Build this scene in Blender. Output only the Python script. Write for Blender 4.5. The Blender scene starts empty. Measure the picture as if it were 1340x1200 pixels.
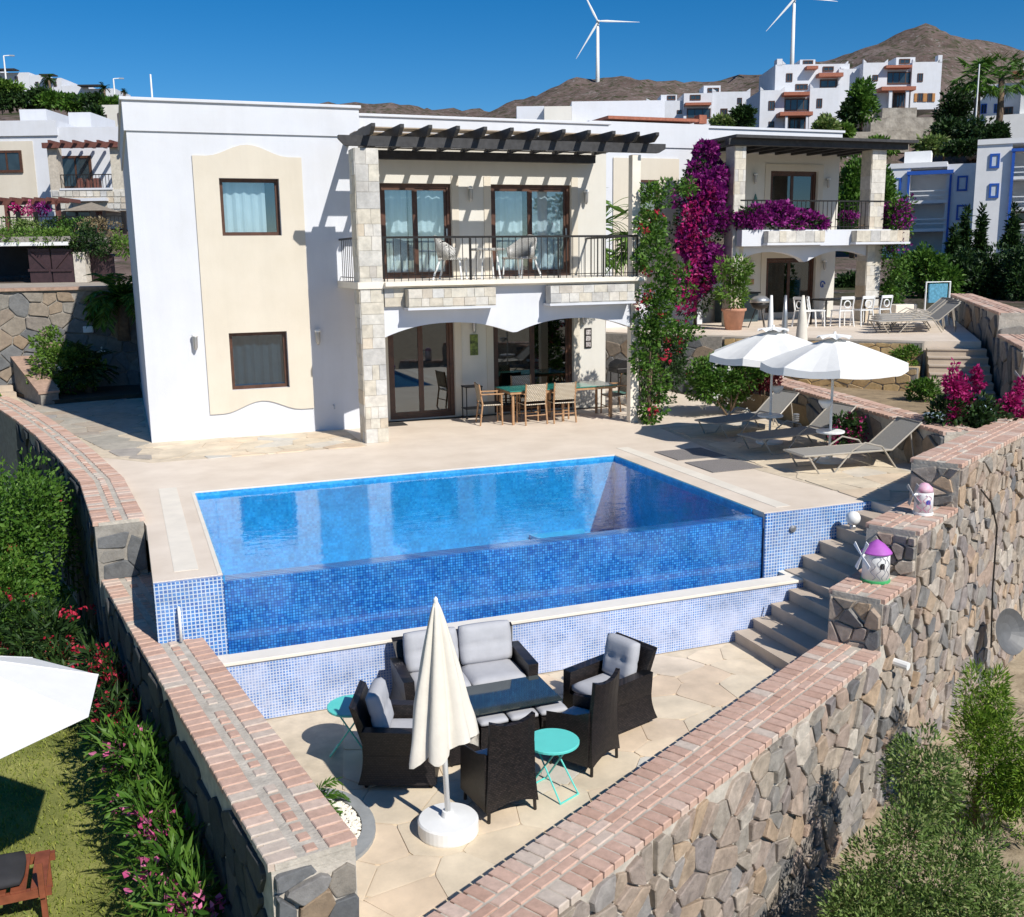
import bpy, math, random
import numpy as np
from mathutils import Vector, Matrix
R=math.radians
rnd=random.Random(7)
sc=bpy.context.scene
col=sc.collection
# ---------------------------------------------------------------- camera
CAM_H=3.5; YAW,PITCH,ROLL=R(20.66116),R(11.13635),R(0.79645); F=1340.142
def _rot(yaw,pitch,roll):
    cy,sy,cp,sp,cr,sr=math.cos(yaw),math.sin(yaw),math.cos(pitch),math.sin(pitch),math.cos(roll),math.sin(roll)
    f=Vector((sy*cp,cy*cp,-sp)); r=Vector((cy,-sy,0)); d=f.cross(r)
    return r*cr+d*sr, d*cr-r*sr, f
CR,CD,CF=_rot(YAW,PITCH,ROLL); CC=Vector((0,0,CAM_H))
cd=bpy.data.cameras.new('camera'); cam=bpy.data.objects.new('camera',cd); col.objects.link(cam)
m=Matrix((( CR.x,-CD.x,-CF.x,0),(CR.y,-CD.y,-CF.y,0),(CR.z,-CD.z,-CF.z,CAM_H),(0,0,0,1)))
cam.matrix_world=m
cd.sensor_fit='HORIZONTAL'; cd.sensor_width=36; cd.lens=36*F/1340; cd.clip_end=6000; cd.clip_start=.1
sc.camera=cam
# ---------------------------------------------------------------- light
SUN_EL=R(42); SUN_T=Vector((-.32,.947,0)).normalized()   # horizontal travel of the light
w=bpy.data.worlds.new('World'); sc.world=w; w.use_nodes=True
nt=w.node_tree; bg=nt.nodes['Background']
sky=nt.nodes.new('ShaderNodeTexSky'); sky.sky_type='NISHITA'; sky.sun_disc=False
sky.sun_elevation=SUN_EL; sky.sun_rotation=math.atan2(-SUN_T.x,-SUN_T.y)
sky.air_density=1.0; sky.dust_density=0.0; sky.ozone_density=5.0; sky.altitude=1500
hs=nt.nodes.new('ShaderNodeHueSaturation'); hs.inputs['Saturation'].default_value=1.36
nt.links.new(sky.outputs[0],hs.inputs['Color']); nt.links.new(hs.outputs[0],bg.inputs['Color'])
bg.inputs['Strength'].default_value=.072
sl=bpy.data.lights.new('sun','SUN'); sl.energy=4.0; sl.angle=R(.53); sl.color=(1,.96,.89)
so=bpy.data.objects.new('sun',sl); col.objects.link(so)
td=Vector((SUN_T.x*math.cos(SUN_EL),SUN_T.y*math.cos(SUN_EL),-math.sin(SUN_EL)))
so.rotation_euler=td.to_track_quat('-Z','Y').to_euler(); so.location=(8,-10,20)
vs=sc.view_settings; vs.view_transform='Standard'; vs.look='None'; vs.exposure=.40; vs.gamma=1
# ---------------------------------------------------------------- picture <-> world
def ray(px,py): return CR*((px-670)/F)+CD*((py-600)/F)+CF
def atz(px,py,z): d=ray(px,py); return CC+d*((z-CAM_H)/d.z)
def aty(px,py,y): d=ray(px,py); return CC+d*(y/d.y)
class Fr:
    """upright local frame: u right, v back, z up"""
    def __init__(s,ox=0,oy=0,rot=0): s.o=Vector((ox,oy,0)); s.r=Vector((math.cos(rot),math.sin(rot),0)); s.b=Vector((-math.sin(rot),math.cos(rot),0))
    def w(s,u,v,z): return s.o+s.r*u+s.b*v+Vector((0,0,z))
    def P(s,px,py,v=0):
        d=ray(px,py); t=((s.o-CC).dot(s.b)+v)/d.dot(s.b); p=CC+d*t
        return (p-s.o).dot(s.r),p.z
W0=Fr()
def FR(dist,px):
    a=YAW+math.atan((px-670)/F); q=dist/math.cos(a-YAW); return Fr(math.sin(a)*q,math.cos(a)*q,-a)   # turned to face the viewer
def FD(dist): return Fr(math.sin(YAW)*dist,math.cos(YAW)*dist,-YAW)   # frame square to the view at a distance
# ---------------------------------------------------------------- materials
MATS={}
def nodes(name):
    m=bpy.data.materials.new(name); m.use_nodes=True; n=m.node_tree
    b=n.nodes['Principled BSDF']; return m,n,b
def N(n,t,**k):
    x=n.nodes.new('ShaderNode'+t)
    for a,v in k.items(): setattr(x,a,v)
    return x
def ramp(n,cols,interp='LINEAR'):
    r=N(n,'ValToRGB'); e=r.color_ramp.elements; r.color_ramp.interpolation=interp
    while len(e)<len(cols): e.new(.5)
    for i,c in enumerate(cols):
        p,cc=c if isinstance(c[1],(tuple,list)) else (i/max(1,len(cols)-1),c)
        e[i].position=p; e[i].color=(*cc,1)
    return r
def mixc(n,a,b,fac,mode='MIX'):
    x=N(n,'Mix',data_type='RGBA',blend_type=mode)
    for s,v in ((x.inputs[6],a),(x.inputs[7],b),(x.inputs[0],fac)):
        if hasattr(v,'is_linked') or isinstance(v,bpy.types.NodeSocket): n.links.new(v,s)
        elif isinstance(v,(tuple,list)): s.default_value=(*v,1) if len(v)==3 else v
        else: s.default_value=v
    return x.outputs[2]
def coord(n,scale=1,out='Object'):
    t=N(n,'TexCoord'); mp=N(n,'Mapping'); mp.inputs['Scale'].default_value=(scale,)*3 if not isinstance(scale,tuple) else scale
    n.links.new(t.outputs[out],mp.inputs[0]); return mp.outputs[0]
def noise(n,vec,scale,detail=4,rough=.6):
    x=N(n,'TexNoise'); x.inputs['Scale'].default_value=scale; x.inputs['Detail'].default_value=detail; x.inputs['Roughness'].default_value=rough
    n.links.new(vec,x.inputs['Vector']); return x.outputs['Fac']
def bump(n,b,h,strength=.3,dist=.01):
    x=N(n,'Bump'); x.inputs['Strength'].default_value=strength; x.inputs['Distance'].default_value=dist
    n.links.new(h,x.inputs['Height']); n.links.new(x.outputs[0],b.inputs['Normal'])
def mat(name,c,rough=.7,var=.12,ns=6,bs=.2,bd=.005,bscale=60,metal=0,spec=.5,c2=None,world=False):
    """plain surface: base colour, mottled variation and a fine relief"""
    if name in MATS: return MATS[name]
    m,n,b=nodes(name); v=coord(n)
    if world:
        g=N(n,'NewGeometry'); v=g.outputs['Position']
    f=noise(n,v,ns,5)
    lo=tuple(max(0,x*(1-var)) for x in c); hi=c2 or tuple(min(1,x*(1+var*.6)) for x in c)
    r=ramp(n,[(.3,lo),(.7,hi)]); n.links.new(f,r.inputs[0]); n.links.new(r.outputs[0],b.inputs['Base Color'])
    b.inputs['Roughness'].default_value=rough; b.inputs['Metallic'].default_value=metal; b.inputs['Specular IOR Level'].default_value=spec
    if bs: bump(n,b,noise(n,v,bscale,3),bs,bd)
    MATS[name]=m; return m
def mat_pieces(name,cols,rough=.8,ns=9,var=.35,bs=.6,bd=.01,bscale=25,interp='LINEAR'):
    """per-object colour picked from a ramp, with grain: bricks, stones, flags"""
    m,n,b=nodes(name); oi=N(n,'ObjectInfo'); r=ramp(n,cols,interp); n.links.new(oi.outputs['Random'],r.inputs[0])
    g=N(n,'NewGeometry'); v=g.outputs['Position']; f=noise(n,v,ns,6,.65)
    k=ramp(n,[(.25,(1-var,)*3),(.75,(1+var*.4,)*3)]); n.links.new(f,k.inputs[0])
    n.links.new(mixc(n,r.outputs[0],k.outputs[0],1.0,'MULTIPLY'),b.inputs['Base Color'])
    b.inputs['Roughness'].default_value=rough; bump(n,b,noise(n,v,bscale,9,.78),bs,bd); MATS[name]=m; return m
def mat_leaf(name,cols,rough=.5,trans=.25):
    m,n,b=nodes(name); g=N(n,'NewGeometry'); r=ramp(n,cols); n.links.new(g.outputs['Random Per Island'],r.inputs[0])
    n.links.new(r.outputs[0],b.inputs['Base Color']); b.inputs['Roughness'].default_value=rough; b.inputs['Specular IOR Level'].default_value=.3
    t=N(n,'BsdfTranslucent'); n.links.new(r.outputs[0],t.inputs['Color']); mx=N(n,'MixShader'); mx.inputs[0].default_value=trans
    o=n.nodes['Material Output']; n.links.new(b.outputs[0],mx.inputs[1]); n.links.new(t.outputs[0],mx.inputs[2]); n.links.new(mx.outputs[0],o.inputs['Surface'])
    MATS[name]=m; return m
def mat_mosaic(name,c1,c2,grout,lime=0,limec=(.75,.78,.85),horiz=False,rough=.25,tile=.03,mortar=.0035,bias=0):
    m,n,b=nodes(name); g=N(n,'NewGeometry'); s=N(n,'SeparateXYZ'); n.links.new(g.outputs['Position'],s.inputs[0]); c=N(n,'CombineXYZ')
    if horiz: n.links.new(s.outputs[0],c.inputs[0]); n.links.new(s.outputs[1],c.inputs[1])
    else:
        a=N(n,'Math'); a.operation='ADD'; n.links.new(s.outputs[0],a.inputs[0]); n.links.new(s.outputs[1],a.inputs[1])
        n.links.new(a.outputs[0],c.inputs[0]); n.links.new(s.outputs[2],c.inputs[1])
    br=N(n,'TexBrick'); br.offset=0; br.inputs['Scale'].default_value=1; br.inputs['Brick Width'].default_value=tile; br.inputs['Row Height'].default_value=tile
    br.inputs['Mortar Size'].default_value=mortar; br.inputs['Mortar Smooth'].default_value=.1; br.inputs['Bias'].default_value=bias
    br.inputs['Color1'].default_value=(*c1,1); br.inputs['Color2'].default_value=(*c2,1); br.inputs['Mortar'].default_value=(*grout,1)
    n.links.new(c.outputs[0],br.inputs['Vector']); out=br.outputs['Color']
    f=noise(n,g.outputs['Position'],3,6,.7); rr=ramp(n,[(.3,(.72,)*3),(.7,(1.15,)*3)]); n.links.new(f,rr.inputs[0]); out=mixc(n,out,rr.outputs[0],1.0,'MULTIPLY')
    if lime:
        f2=noise(n,g.outputs['Position'],1.7,6,.7); r2=ramp(n,[(.42,(0,0,0)),(.68,(1,1,1))]); n.links.new(f2,r2.inputs[0])
        mm=N(n,'Math'); mm.operation='MULTIPLY'; n.links.new(r2.outputs[0],mm.inputs[0]); mm.inputs[1].default_value=lime
        out=mixc(n,out,limec,mm.outputs[0])
    n.links.new(out,b.inputs['Base Color']); b.inputs['Roughness'].default_value=rough
    bump(n,b,br.outputs['Fac'],-.3,.003); MATS[name]=m; return m
def schlick(n,f0,normal=None):
    lw=N(n,'LayerWeight'); lw.inputs['Blend'].default_value=.5
    if normal is not None: n.links.new(normal,lw.inputs['Normal'])
    pw=N(n,'Math'); pw.operation='POWER'; n.links.new(lw.outputs['Facing'],pw.inputs[0]); pw.inputs[1].default_value=5
    ma=N(n,'Math'); ma.operation='MULTIPLY_ADD'; n.links.new(pw.outputs[0],ma.inputs[0]); ma.inputs[1].default_value=1-f0; ma.inputs[2].default_value=f0; return ma.outputs[0]
def mat_glass(name,tint=(.75,.85,.88),gloss=1.0,f0=.08,wav=0):
    m,n,b=nodes(name); o=n.nodes['Material Output']; t=N(n,'BsdfTransparent'); t.inputs[0].default_value=(*tint,1)
    g=N(n,'BsdfGlossy'); g.inputs['Roughness'].default_value=.02; fr=schlick(n,.04)
    a=N(n,'Math'); a.operation='MULTIPLY_ADD'; n.links.new(fr,a.inputs[0]); a.inputs[1].default_value=gloss; a.inputs[2].default_value=f0; a.use_clamp=True
    mx=N(n,'MixShader'); n.links.new(a.outputs[0],mx.inputs[0]); n.links.new(t.outputs[0],mx.inputs[1]); n.links.new(g.outputs[0],mx.inputs[2]); n.links.new(mx.outputs[0],o.inputs['Surface'])
    n.nodes.remove(b); MATS[name]=m; return m
def mat_weave(name,c,c2,sz=.022):
    m,n,b=nodes(name); v=coord(n); s=N(n,'SeparateXYZ'); n.links.new(v,s.inputs[0]); c_=N(n,'CombineXYZ'); a=N(n,'Math'); a.operation='ADD'
    n.links.new(s.outputs[0],a.inputs[0]); n.links.new(s.outputs[1],a.inputs[1]); n.links.new(a.outputs[0],c_.inputs[0]); n.links.new(s.outputs[2],c_.inputs[1])
    br=N(n,'TexBrick'); br.inputs['Scale'].default_value=1; br.inputs['Brick Width'].default_value=sz*1.4; br.inputs['Row Height'].default_value=sz*.8; br.inputs['Mortar Size'].default_value=sz*.13
    br.inputs['Color1'].default_value=(*c,1); br.inputs['Color2'].default_value=(*c2,1); br.inputs['Mortar'].default_value=(.002,.002,.002,1)
    n.links.new(c_.outputs[0],br.inputs['Vector']); n.links.new(br.outputs['Color'],b.inputs['Base Color']); b.inputs['Roughness'].default_value=.45
    bump(n,b,br.outputs['Fac'],-.8,.006); MATS[name]=m; return m
def mat_stucco(name,c):
    m,n,b=nodes(name); g=N(n,'NewGeometry'); v=g.outputs['Position']; mp=N(n,'Mapping'); mp.inputs['Scale'].default_value=(1.3,1.3,.14); n.links.new(v,mp.inputs[0])
    a=noise(n,mp.outputs[0],2.6,6,.7); r=ramp(n,[(.32,tuple(x*.955 for x in c)),(.62,c)]); n.links.new(a,r.inputs[0])
    a2=noise(n,v,.9,6,.65); r2=ramp(n,[(.3,(.93,.92,.90)),(.65,(1,1,1))]); n.links.new(a2,r2.inputs[0])
    n.links.new(mixc(n,r.outputs[0],r2.outputs[0],1.0,'MULTIPLY'),b.inputs['Base Color']); b.inputs['Roughness'].default_value=.9
    bump(n,b,noise(n,v,38,5,.7),.35,.006); MATS[name]=m; return m
stucco=mat_stucco('white_stucco',(.655,.67,.71))
cream=mat_stucco('cream_stucco',(.66,.60,.50))
warmw=mat_stucco('warm_white_stucco',(.67,.645,.585))
wood_d=mat('dark_pergola_wood',(.035,.034,.036),.6,.5,9,.5,.004,30)
wood_b=mat('brown_window_wood',(.085,.035,.018),.45,.4,8,.3,.003,40)
wood_t=mat('teak',(.42,.24,.12),.55,.3,12,.3,.003,50)
wood_r=mat('red_brown_wood',(.16,.06,.045),.6,.3,8,.3,.003,40)
iron=mat('dark_iron',(.03,.027,.025),.45,.2,20,.1,.002,80,metal=.5)
white_p=mat('white_paint',(.82,.82,.80),.4,.04,6,.05,.002,60)
grey_m=mat('grey_metal',(.45,.45,.45),.35,.1,9,.05,.001,60,metal=.7)
taupe=mat('taupe_frame',(.40,.36,.30),.45,.1,9,.05,.001,60)
sling=mat('taupe_sling',(.30,.285,.26),.75,.12,40,.3,.003,300)
canvas=mat('parasol_canvas',(.78,.77,.74),.9,.04,5,.3,.004,120)
ecru=mat('ecru_canvas',(.72,.67,.58),.9,.06,6,.4,.006,30)
cush=mat('grey_cushion',(.43,.43,.45),.9,.06,8,.3,.005,40)
teal=mat('turquoise_paint',(.12,.62,.55),.4,.05,7,.05,.001,60)
tealtop=mat('turquoise_table_top',(.03,.22,.18),.12,.1,7,.0)
deckm=mat('travertine_deck',(.73,.61,.485),.6,.09,1.2,.15,.003,40,c2=(.80,.69,.57),world=True)
coping=mat('pale_coping',(.80,.73,.62),.6,.08,3,.15,.003,50,world=True)
mortar=mat('pale_mortar',(.50,.45,.38),.95,.25,8,.8,.012,30,world=True)
mortar_d=mat('grey_mortar',(.30,.275,.24),.95,.3,8,.8,.012,30,world=True)
stepm=mat('step_stone',(.50,.41,.32),.75,.12,4,.3,.004,40,world=True)
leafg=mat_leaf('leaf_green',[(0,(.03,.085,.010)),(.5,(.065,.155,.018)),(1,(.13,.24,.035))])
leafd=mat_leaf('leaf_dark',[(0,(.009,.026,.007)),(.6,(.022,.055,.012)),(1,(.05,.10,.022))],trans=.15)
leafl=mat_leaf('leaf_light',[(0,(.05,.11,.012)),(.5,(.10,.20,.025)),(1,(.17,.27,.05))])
leafo=mat_leaf('leaf_olive',[(0,(.08,.14,.03)),(.5,(.15,.23,.055)),(.85,(.25,.33,.10)),(1,(.34,.32,.16))])
leafdry=mat_leaf('dry_grass',[(0,(.16,.12,.06)),(.5,(.30,.23,.12)),(1,(.42,.34,.20))])
purple=mat_leaf('bract_purple',[(0,(.08,.004,.08)),(.45,(.22,.010,.18)),(.8,(.36,.03,.27)),(1,(.55,.10,.42))],trans=.35)
magenta=mat_leaf('bract_magenta',[(0,(.22,.006,.07)),(.6,(.42,.012,.15)),(1,(.6,.05,.25))],trans=.35)
redf=mat_leaf('petal_red',[(0,(.35,.01,.03)),(1,(.62,.04,.09))],trans=.3)
pinkf=mat_leaf('petal_pink',[(0,(.55,.06,.22)),(1,(.8,.25,.45))],trans=.3)
whitef=mat_leaf('petal_white',[(0,(.7,.7,.62)),(1,(.85,.85,.8))],trans=.3)
bark=mat('bark',(.16,.11,.07),.9,.4,9,.8,.02,18)
stone_m=mat_pieces('wall_stone',[(0,(.17,.17,.175)),(.18,(.38,.345,.30)),(.36,(.53,.43,.33)),(.5,(.31,.27,.26)),(.64,(.57,.41,.27)),(.76,(.36,.34,.325)),(.88,(.48,.35,.27)),(1,(.64,.57,.48))],.9,7,.5,1.0,.03,14)
stone_g=mat_pieces('grey_wall_stone',[(0,(.13,.135,.14)),(.3,(.20,.20,.20)),(.6,(.28,.255,.22)),(.8,(.32,.23,.15)),(1,(.24,.23,.22))],.85,8,.4,.9,.015,20)
gold_m=mat_pieces('gold_wall_stone',[(0,(.52,.34,.15)),(.4,(.66,.47,.23)),(.8,(.60,.40,.19)),(1,(.72,.57,.35))],.85,8,.35,.9,.01,25)
basalt=mat_pieces('dark_basalt',[(0,(.045,.055,.06)),(.5,(.08,.085,.09)),(1,(.12,.11,.10))],.9,7,.5,1.0,.03,14)  # wall stone darkened in colour to carry the shade of the outer faces
brick_m=mat_pieces('brick',[(0,(.50,.31,.23)),(.3,(.60,.40,.31)),(.6,(.56,.36,.275)),(.85,(.64,.48,.39)),(1,(.57,.49,.41))],.85,14,.25,.7,.006,60)
clad_m=mat_pieces('cut_limestone',[(0,(.58,.52,.42)),(.3,(.64,.59,.49)),(.5,(.60,.58,.54)),(.65,(.66,.62,.55)),(.8,(.60,.49,.35)),(.9,(.48,.47,.45)),(1,(.54,.51,.46))],.8,7,.32,.6,.008,30)
flag_m=mat_pieces('flagstone',[(0,(.72,.60,.44)),(.3,(.75,.64,.48)),(.6,(.77,.63,.46)),(.8,(.72,.56,.40)),(.92,(.70,.64,.54)),(1,(.58,.56,.51))],.75,1.6,.34,.4,.005,30)
flag_g=mat_pieces('grey_flagstone',[(0,(.42,.385,.32)),(.5,(.50,.45,.37)),(.8,(.46,.37,.28)),(1,(.36,.36,.35))],.75,4,.30,.4,.005,30)
mos_wet=mat_mosaic('mosaic_wet',(.012,.11,.44),(.05,.30,.74),(.008,.05,.20),lime=.16,limec=(.25,.50,.85),rough=.10,tile=.034,mortar=.0035)
mos_dry=mat_mosaic('mosaic_dry',(.02,.11,.40),(.06,.24,.60),(.55,.63,.72),lime=.18,rough=.3,tile=.045,mortar=.006)
mos_lime=mat_mosaic('mosaic_limed',(.06,.16,.46),(.17,.32,.66),(.55,.60,.72),lime=.7,limec=(.56,.60,.76),rough=.5,tile=.034,mortar=.006)
mos_in=mat_mosaic('mosaic_pool_wall',(.02,.26,.60),(.05,.40,.76),(.04,.33,.64),rough=.3,tile=.04,mortar=.003)
mos_fl=mat_mosaic('mosaic_pool_floor',(.04,.42,.68),(.08,.52,.76),(.07,.48,.72),rough=.3,horiz=True,tile=.06,mortar=.004)
glass=mat_glass('window_glass',(.86,.93,.96),1.2,.12)
glass_m=mat_glass('slate_window_glass',(.58,.68,.74),1.1,.10)
glass_d=mat_glass('dark_window_glass',(.16,.30,.32),1.0,.10)
curtain=mat('curtain',(.75,.78,.78),.9,.06,5,0)
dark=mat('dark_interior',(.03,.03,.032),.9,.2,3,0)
blind=mat('grey_blind',(.22,.24,.26),.7,.08,6,0)
wicker=mat_weave('dark_wicker',(.010,.008,.008),(.035,.026,.024))
rattan_w=mat_weave('white_rattan',(.62,.60,.55),(.75,.73,.68),.03)
def mat_water():
    m,n,b=nodes('pool_water'); o=n.nodes['Material Output']; t=N(n,'BsdfTransparent'); t.inputs[0].default_value=(.78,.96,1,1)
    g=N(n,'BsdfGlossy'); g.inputs['Roughness'].default_value=.03; v=coord(n,(1,1.6,1)); 
    h=noise(n,v,3.2,4,.55); bp=N(n,'Bump'); bp.inputs['Strength'].default_value=.11; bp.inputs['Distance'].default_value=.04; n.links.new(h,bp.inputs['Height'])
    fr=schlick(n,.02,bp.outputs[0]); n.links.new(bp.outputs[0],g.inputs['Normal'])
    mx=N(n,'MixShader'); n.links.new(fr,mx.inputs[0]); n.links.new(t.outputs[0],mx.inputs[1]); n.links.new(g.outputs[0],mx.inputs[2]); n.links.new(mx.outputs[0],o.inputs['Surface']); n.nodes.remove(b); return m
water=mat_water()
# ---------------------------------------------------------------- mesh helpers
class MB:
    def __init__(s): s.v=[]; s.f=[]
    def add(s,vs,fs):
        k=len(s.v); s.v+=[tuple(p) for p in vs]; s.f+=[tuple(i+k for i in f) for f in fs]; return s
    def box(s,x0,x1,y0,y1,z0,z1,fr=None):
        p=[(x0,y0,z0),(x1,y0,z0),(x1,y1,z0),(x0,y1,z0),(x0,y0,z1),(x1,y0,z1),(x1,y1,z1),(x0,y1,z1)]
        if fr: p=[fr.w(*q) for q in p]
        return s.add(p,[(0,3,2,1),(4,5,6,7),(0,1,5,4),(1,2,6,5),(2,3,7,6),(3,0,4,7)])
    def prism(s,poly,z0,z1):
        n=len(poly); zt=z1 if isinstance(z1,(list,tuple)) else [z1]*n; zb=z0 if isinstance(z0,(list,tuple)) else [z0]*n
        a=sum(poly[i][0]*poly[(i+1)%n][1]-poly[(i+1)%n][0]*poly[i][1] for i in range(n))
        if a<0: poly=poly[::-1]; zt=zt[::-1]; zb=zb[::-1]
        vs=[(p[0],p[1],zb[i]) for i,p in enumerate(poly)]+[(p[0],p[1],zt[i]) for i,p in enumerate(poly)]
        return s.add(vs,[tuple(range(n-1,-1,-1)),tuple(range(n,2*n))]+[(i,(i+1)%n,n+(i+1)%n,n+i) for i in range(n)])
    def prismv(s,poly,v0,v1,fr=W0):
        """polygon in the u-z plane extruded from v0 to v1"""
        n=len(poly); a=sum(poly[i][0]*poly[(i+1)%n][1]-poly[(i+1)%n][0]*poly[i][1] for i in range(n))
        if a<0: poly=poly[::-1]
        vs=[fr.w(u,v0,z) for u,z in poly]+[fr.w(u,v1,z) for u,z in poly]
        return s.add(vs,[tuple(range(n)),tuple(range(2*n-1,n-1,-1))]+[(i,n+i,n+(i+1)%n,(i+1)%n) for i in range(n)])
    def tube(s,pts,r,n=8,cap=True):
        pts=[Vector(p) for p in pts]; rs=r if isinstance(r,(list,tuple)) else [r]*len(pts); k0=len(s.v); vs=[]
        for i,p in enumerate(pts):
            d=(pts[min(i+1,len(pts)-1)]-pts[max(i-1,0)]).normalized(); a=d.orthogonal().normalized() if i==0 else (pa-d*pa.dot(d)).normalized(); pa=a; b=d.cross(a)
            vs+=[p+(a*math.cos(2*math.pi*j/n)+b*math.sin(2*math.pi*j/n))*rs[i] for j in range(n)]
        fs=[(i*n+j,i*n+(j+1)%n,(i+1)*n+(j+1)%n,(i+1)*n+j) for i in range(len(pts)-1) for j in range(n)]
        if cap: fs+=[tuple(range(n-1,-1,-1)),tuple((len(pts)-1)*n+j for j in range(n))]
        return s.add(vs,fs)
    def lathe(s,prof,n=24,c=(0,0,0)):
        vs=[(c[0]+r*math.cos(2*math.pi*j/n),c[1]+r*math.sin(2*math.pi*j/n),c[2]+z) for r,z in prof for j in range(n)]
        fs=[(i*n+j,i*n+(j+1)%n,(i+1)*n+(j+1)%n,(i+1)*n+j) for i in range(len(prof)-1) for j in range(n)]
        fs+=[tuple(range(n-1,-1,-1)),tuple((len(prof)-1)*n+j for j in range(n))]
        return s.add(vs,fs)
    def cushion(s,cx,cy,cz,sx,sy,sz,rx=0,rz=0,n=8,tuft=0):
        """soft pillow block, optionally tilted"""
        M=Matrix.Translation((cx,cy,cz))@Matrix.Rotation(rz,4,'Z')@Matrix.Rotation(rx,4,'X'); vs=[]; m=n+1
        def sh(a,b):
            e=max(abs(a),abs(b)); q=1-.55*max(0,(e-.72)/.28)**2
            if tuft: q-=.28*math.exp(-((abs(a)-.42)**2+b*b)/.02)+.12*math.exp(-b*b/.01)
            return q
        for sgn in (1,-1):
            for i in range(m):
                for j in range(m):
                    a=-1+2*i/n; b=-1+2*j/n; k=1-.05*(abs(a)*abs(b))**3
                    vs.append(M@Vector((a*sx/2*k,b*sy/2*k,sgn*sz/2*sh(a,b))))
        fs=[]
        for i in range(n):
            for j in range(n):
                q=[i*m+j,(i+1)*m+j,(i+1)*m+j+1,i*m+j+1]; fs.append(tuple(q)); fs.append(tuple(m*m+x for x in q[::-1]))
        ring=[i*m for i in range(m)]+[n*m+j for j in range(1,m)]+[i*m+n for i in range(n-1,-1,-1)]+[j for j in range(n-1,0,-1)]
        for a,b in zip(ring,ring[1:]+ring[:1]): fs.append((b,a,m*m+a,m*m+b))
        return s.add(vs,fs)
ORG={}
def wloc(o):
    p=Vector((0,0,0))
    while o: p+=o.location; o=o.parent
    return p
def put(name,mb,m,parent=None,smooth=False,bevel=0,at=None,data=None):
    """link one mesh object; world-space vertices become local to the parent"""
    if data is None:
        base=Vector((0,0,0)) if at is not None else (wloc(parent) if parent else Vector((0,0,0)))
        me=bpy.data.meshes.new(name); me.from_pydata([(v[0]-base.x,v[1]-base.y,v[2]-base.z) for v in mb.v],[],mb.f); me.update()
        me.materials.append(m)
        if smooth: me.polygons.foreach_set('use_smooth',[True]*len(me.polygons))
    else: me=data; base=None
    o=bpy.data.objects.new(name,me); col.objects.link(o)
    if parent: o.parent=parent
    if at is not None: o.location=Vector(at)-(wloc(parent) if parent else Vector((0,0,0)))
    if bevel:
        b=o.modifiers.new('bevel','BEVEL'); b.width=bevel; b.segments=2; b.limit_method='ANGLE'
    return o
def inst(src,parent,loc,rz=0,scale=None):
    o=src.copy(); col.objects.link(o); o.parent=parent; o.location=Vector(loc)-wloc(parent) if parent else Vector(loc); o.rotation_euler=(0,0,rz)
    if scale: o.scale=scale
    return o
def tag(o,label,cat,group=None):
    o['label']=label; o['category']=cat
    if group: o['group']=group
    return o
def thing(name,label,cat,loc=(0,0,0),group=None,rz=0):
    o=bpy.data.objects.new(name,None); col.objects.link(o); o.location=loc; o.rotation_euler=(0,0,rz); o.empty_display_size=.2
    return tag(o,label,cat,group)
def struct(o,kind='structure'): o['kind']=kind; return o
def dup(root,loc,rz=0,label=None):
    def cp(o,par):
        c=o.copy(); col.objects.link(c); c.parent=par
        for ch in [x for x in list(o.children)]: cp(ch,c)
        return c
    r=cp(root,None); r.location=loc; r.rotation_euler=(0,0,rz)
    if label: r['label']=label
    return r
def bx(x0,x1,y0,y1,z0,z1,fr=None): return MB().box(x0,x1,y0,y1,z0,z1,fr)
def wall_open(fr,u0,u1,z0,z1,v0,v1,ops):
    """wall slab with real openings (u0,u1,z0,z1)"""
    us=sorted({u0,u1,*[o[0] for o in ops],*[o[1] for o in ops]}); zs=sorted({z0,z1,*[o[2] for o in ops],*[o[3] for o in ops]})
    us=[u for u in us if u0<=u<=u1]; zs=[z for z in zs if z0<=z<=z1]
    solid=lambda i,j: 0<=i<len(us)-1 and 0<=j<len(zs)-1 and not any(o[0]<=(us[i]+us[i+1])/2<=o[1] and o[2]<=(zs[j]+zs[j+1])/2<=o[3] for o in ops)
    b=MB()
    def q(*p): b.add([fr.w(*x) for x in p],[(0,1,2,3)])
    for i in range(len(us)-1):
        for j in range(len(zs)-1):
            if not solid(i,j): continue
            a,c,d,e=us[i],us[i+1],zs[j],zs[j+1]
            q((a,v0,d),(c,v0,d),(c,v0,e),(a,v0,e)); q((c,v1,d),(a,v1,d),(a,v1,e),(c,v1,e))
            if not solid(i-1,j): q((a,v1,d),(a,v0,d),(a,v0,e),(a,v1,e))
            if not solid(i+1,j): q((c,v0,d),(c,v1,d),(c,v1,e),(c,v0,e))
            if not solid(i,j-1): q((a,v1,d),(c,v1,d),(c,v0,d),(a,v0,d))
            if not solid(i,j+1): q((a,v0,e),(c,v0,e),(c,v1,e),(a,v1,e))
    return b
def frame_mb(fr,u0,u1,z0,z1,v0,v1,t):
    b=MB(); b.box(u0,u0+t,v0,v1,z0,z1,fr); b.box(u1-t,u1,v0,v1,z0,z1,fr); b.box(u0+t,u1-t,v0,v1,z0,z0+t,fr); b.box(u0+t,u1-t,v0,v1,z1-t,z1,fr); return b
def curtain_mb(fr,u0,u1,z0,z1,v):
    n=max(8,int((u1-u0)/.035)); b=MB(); ph=rnd.random()*6
    pts=[(u0+(u1-u0)*i/n, v+.02*math.sin(i*1.3+ph)+.012*math.sin(i*.47)) for i in range(n+1)]
    vs=[fr.w(u,q,z0) for u,q in pts]+[fr.w(u,q,z1) for u,q in pts]
    b.add(vs,[(i,i+1,n+2+i,n+1+i) for i in range(n)]); return b
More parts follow.
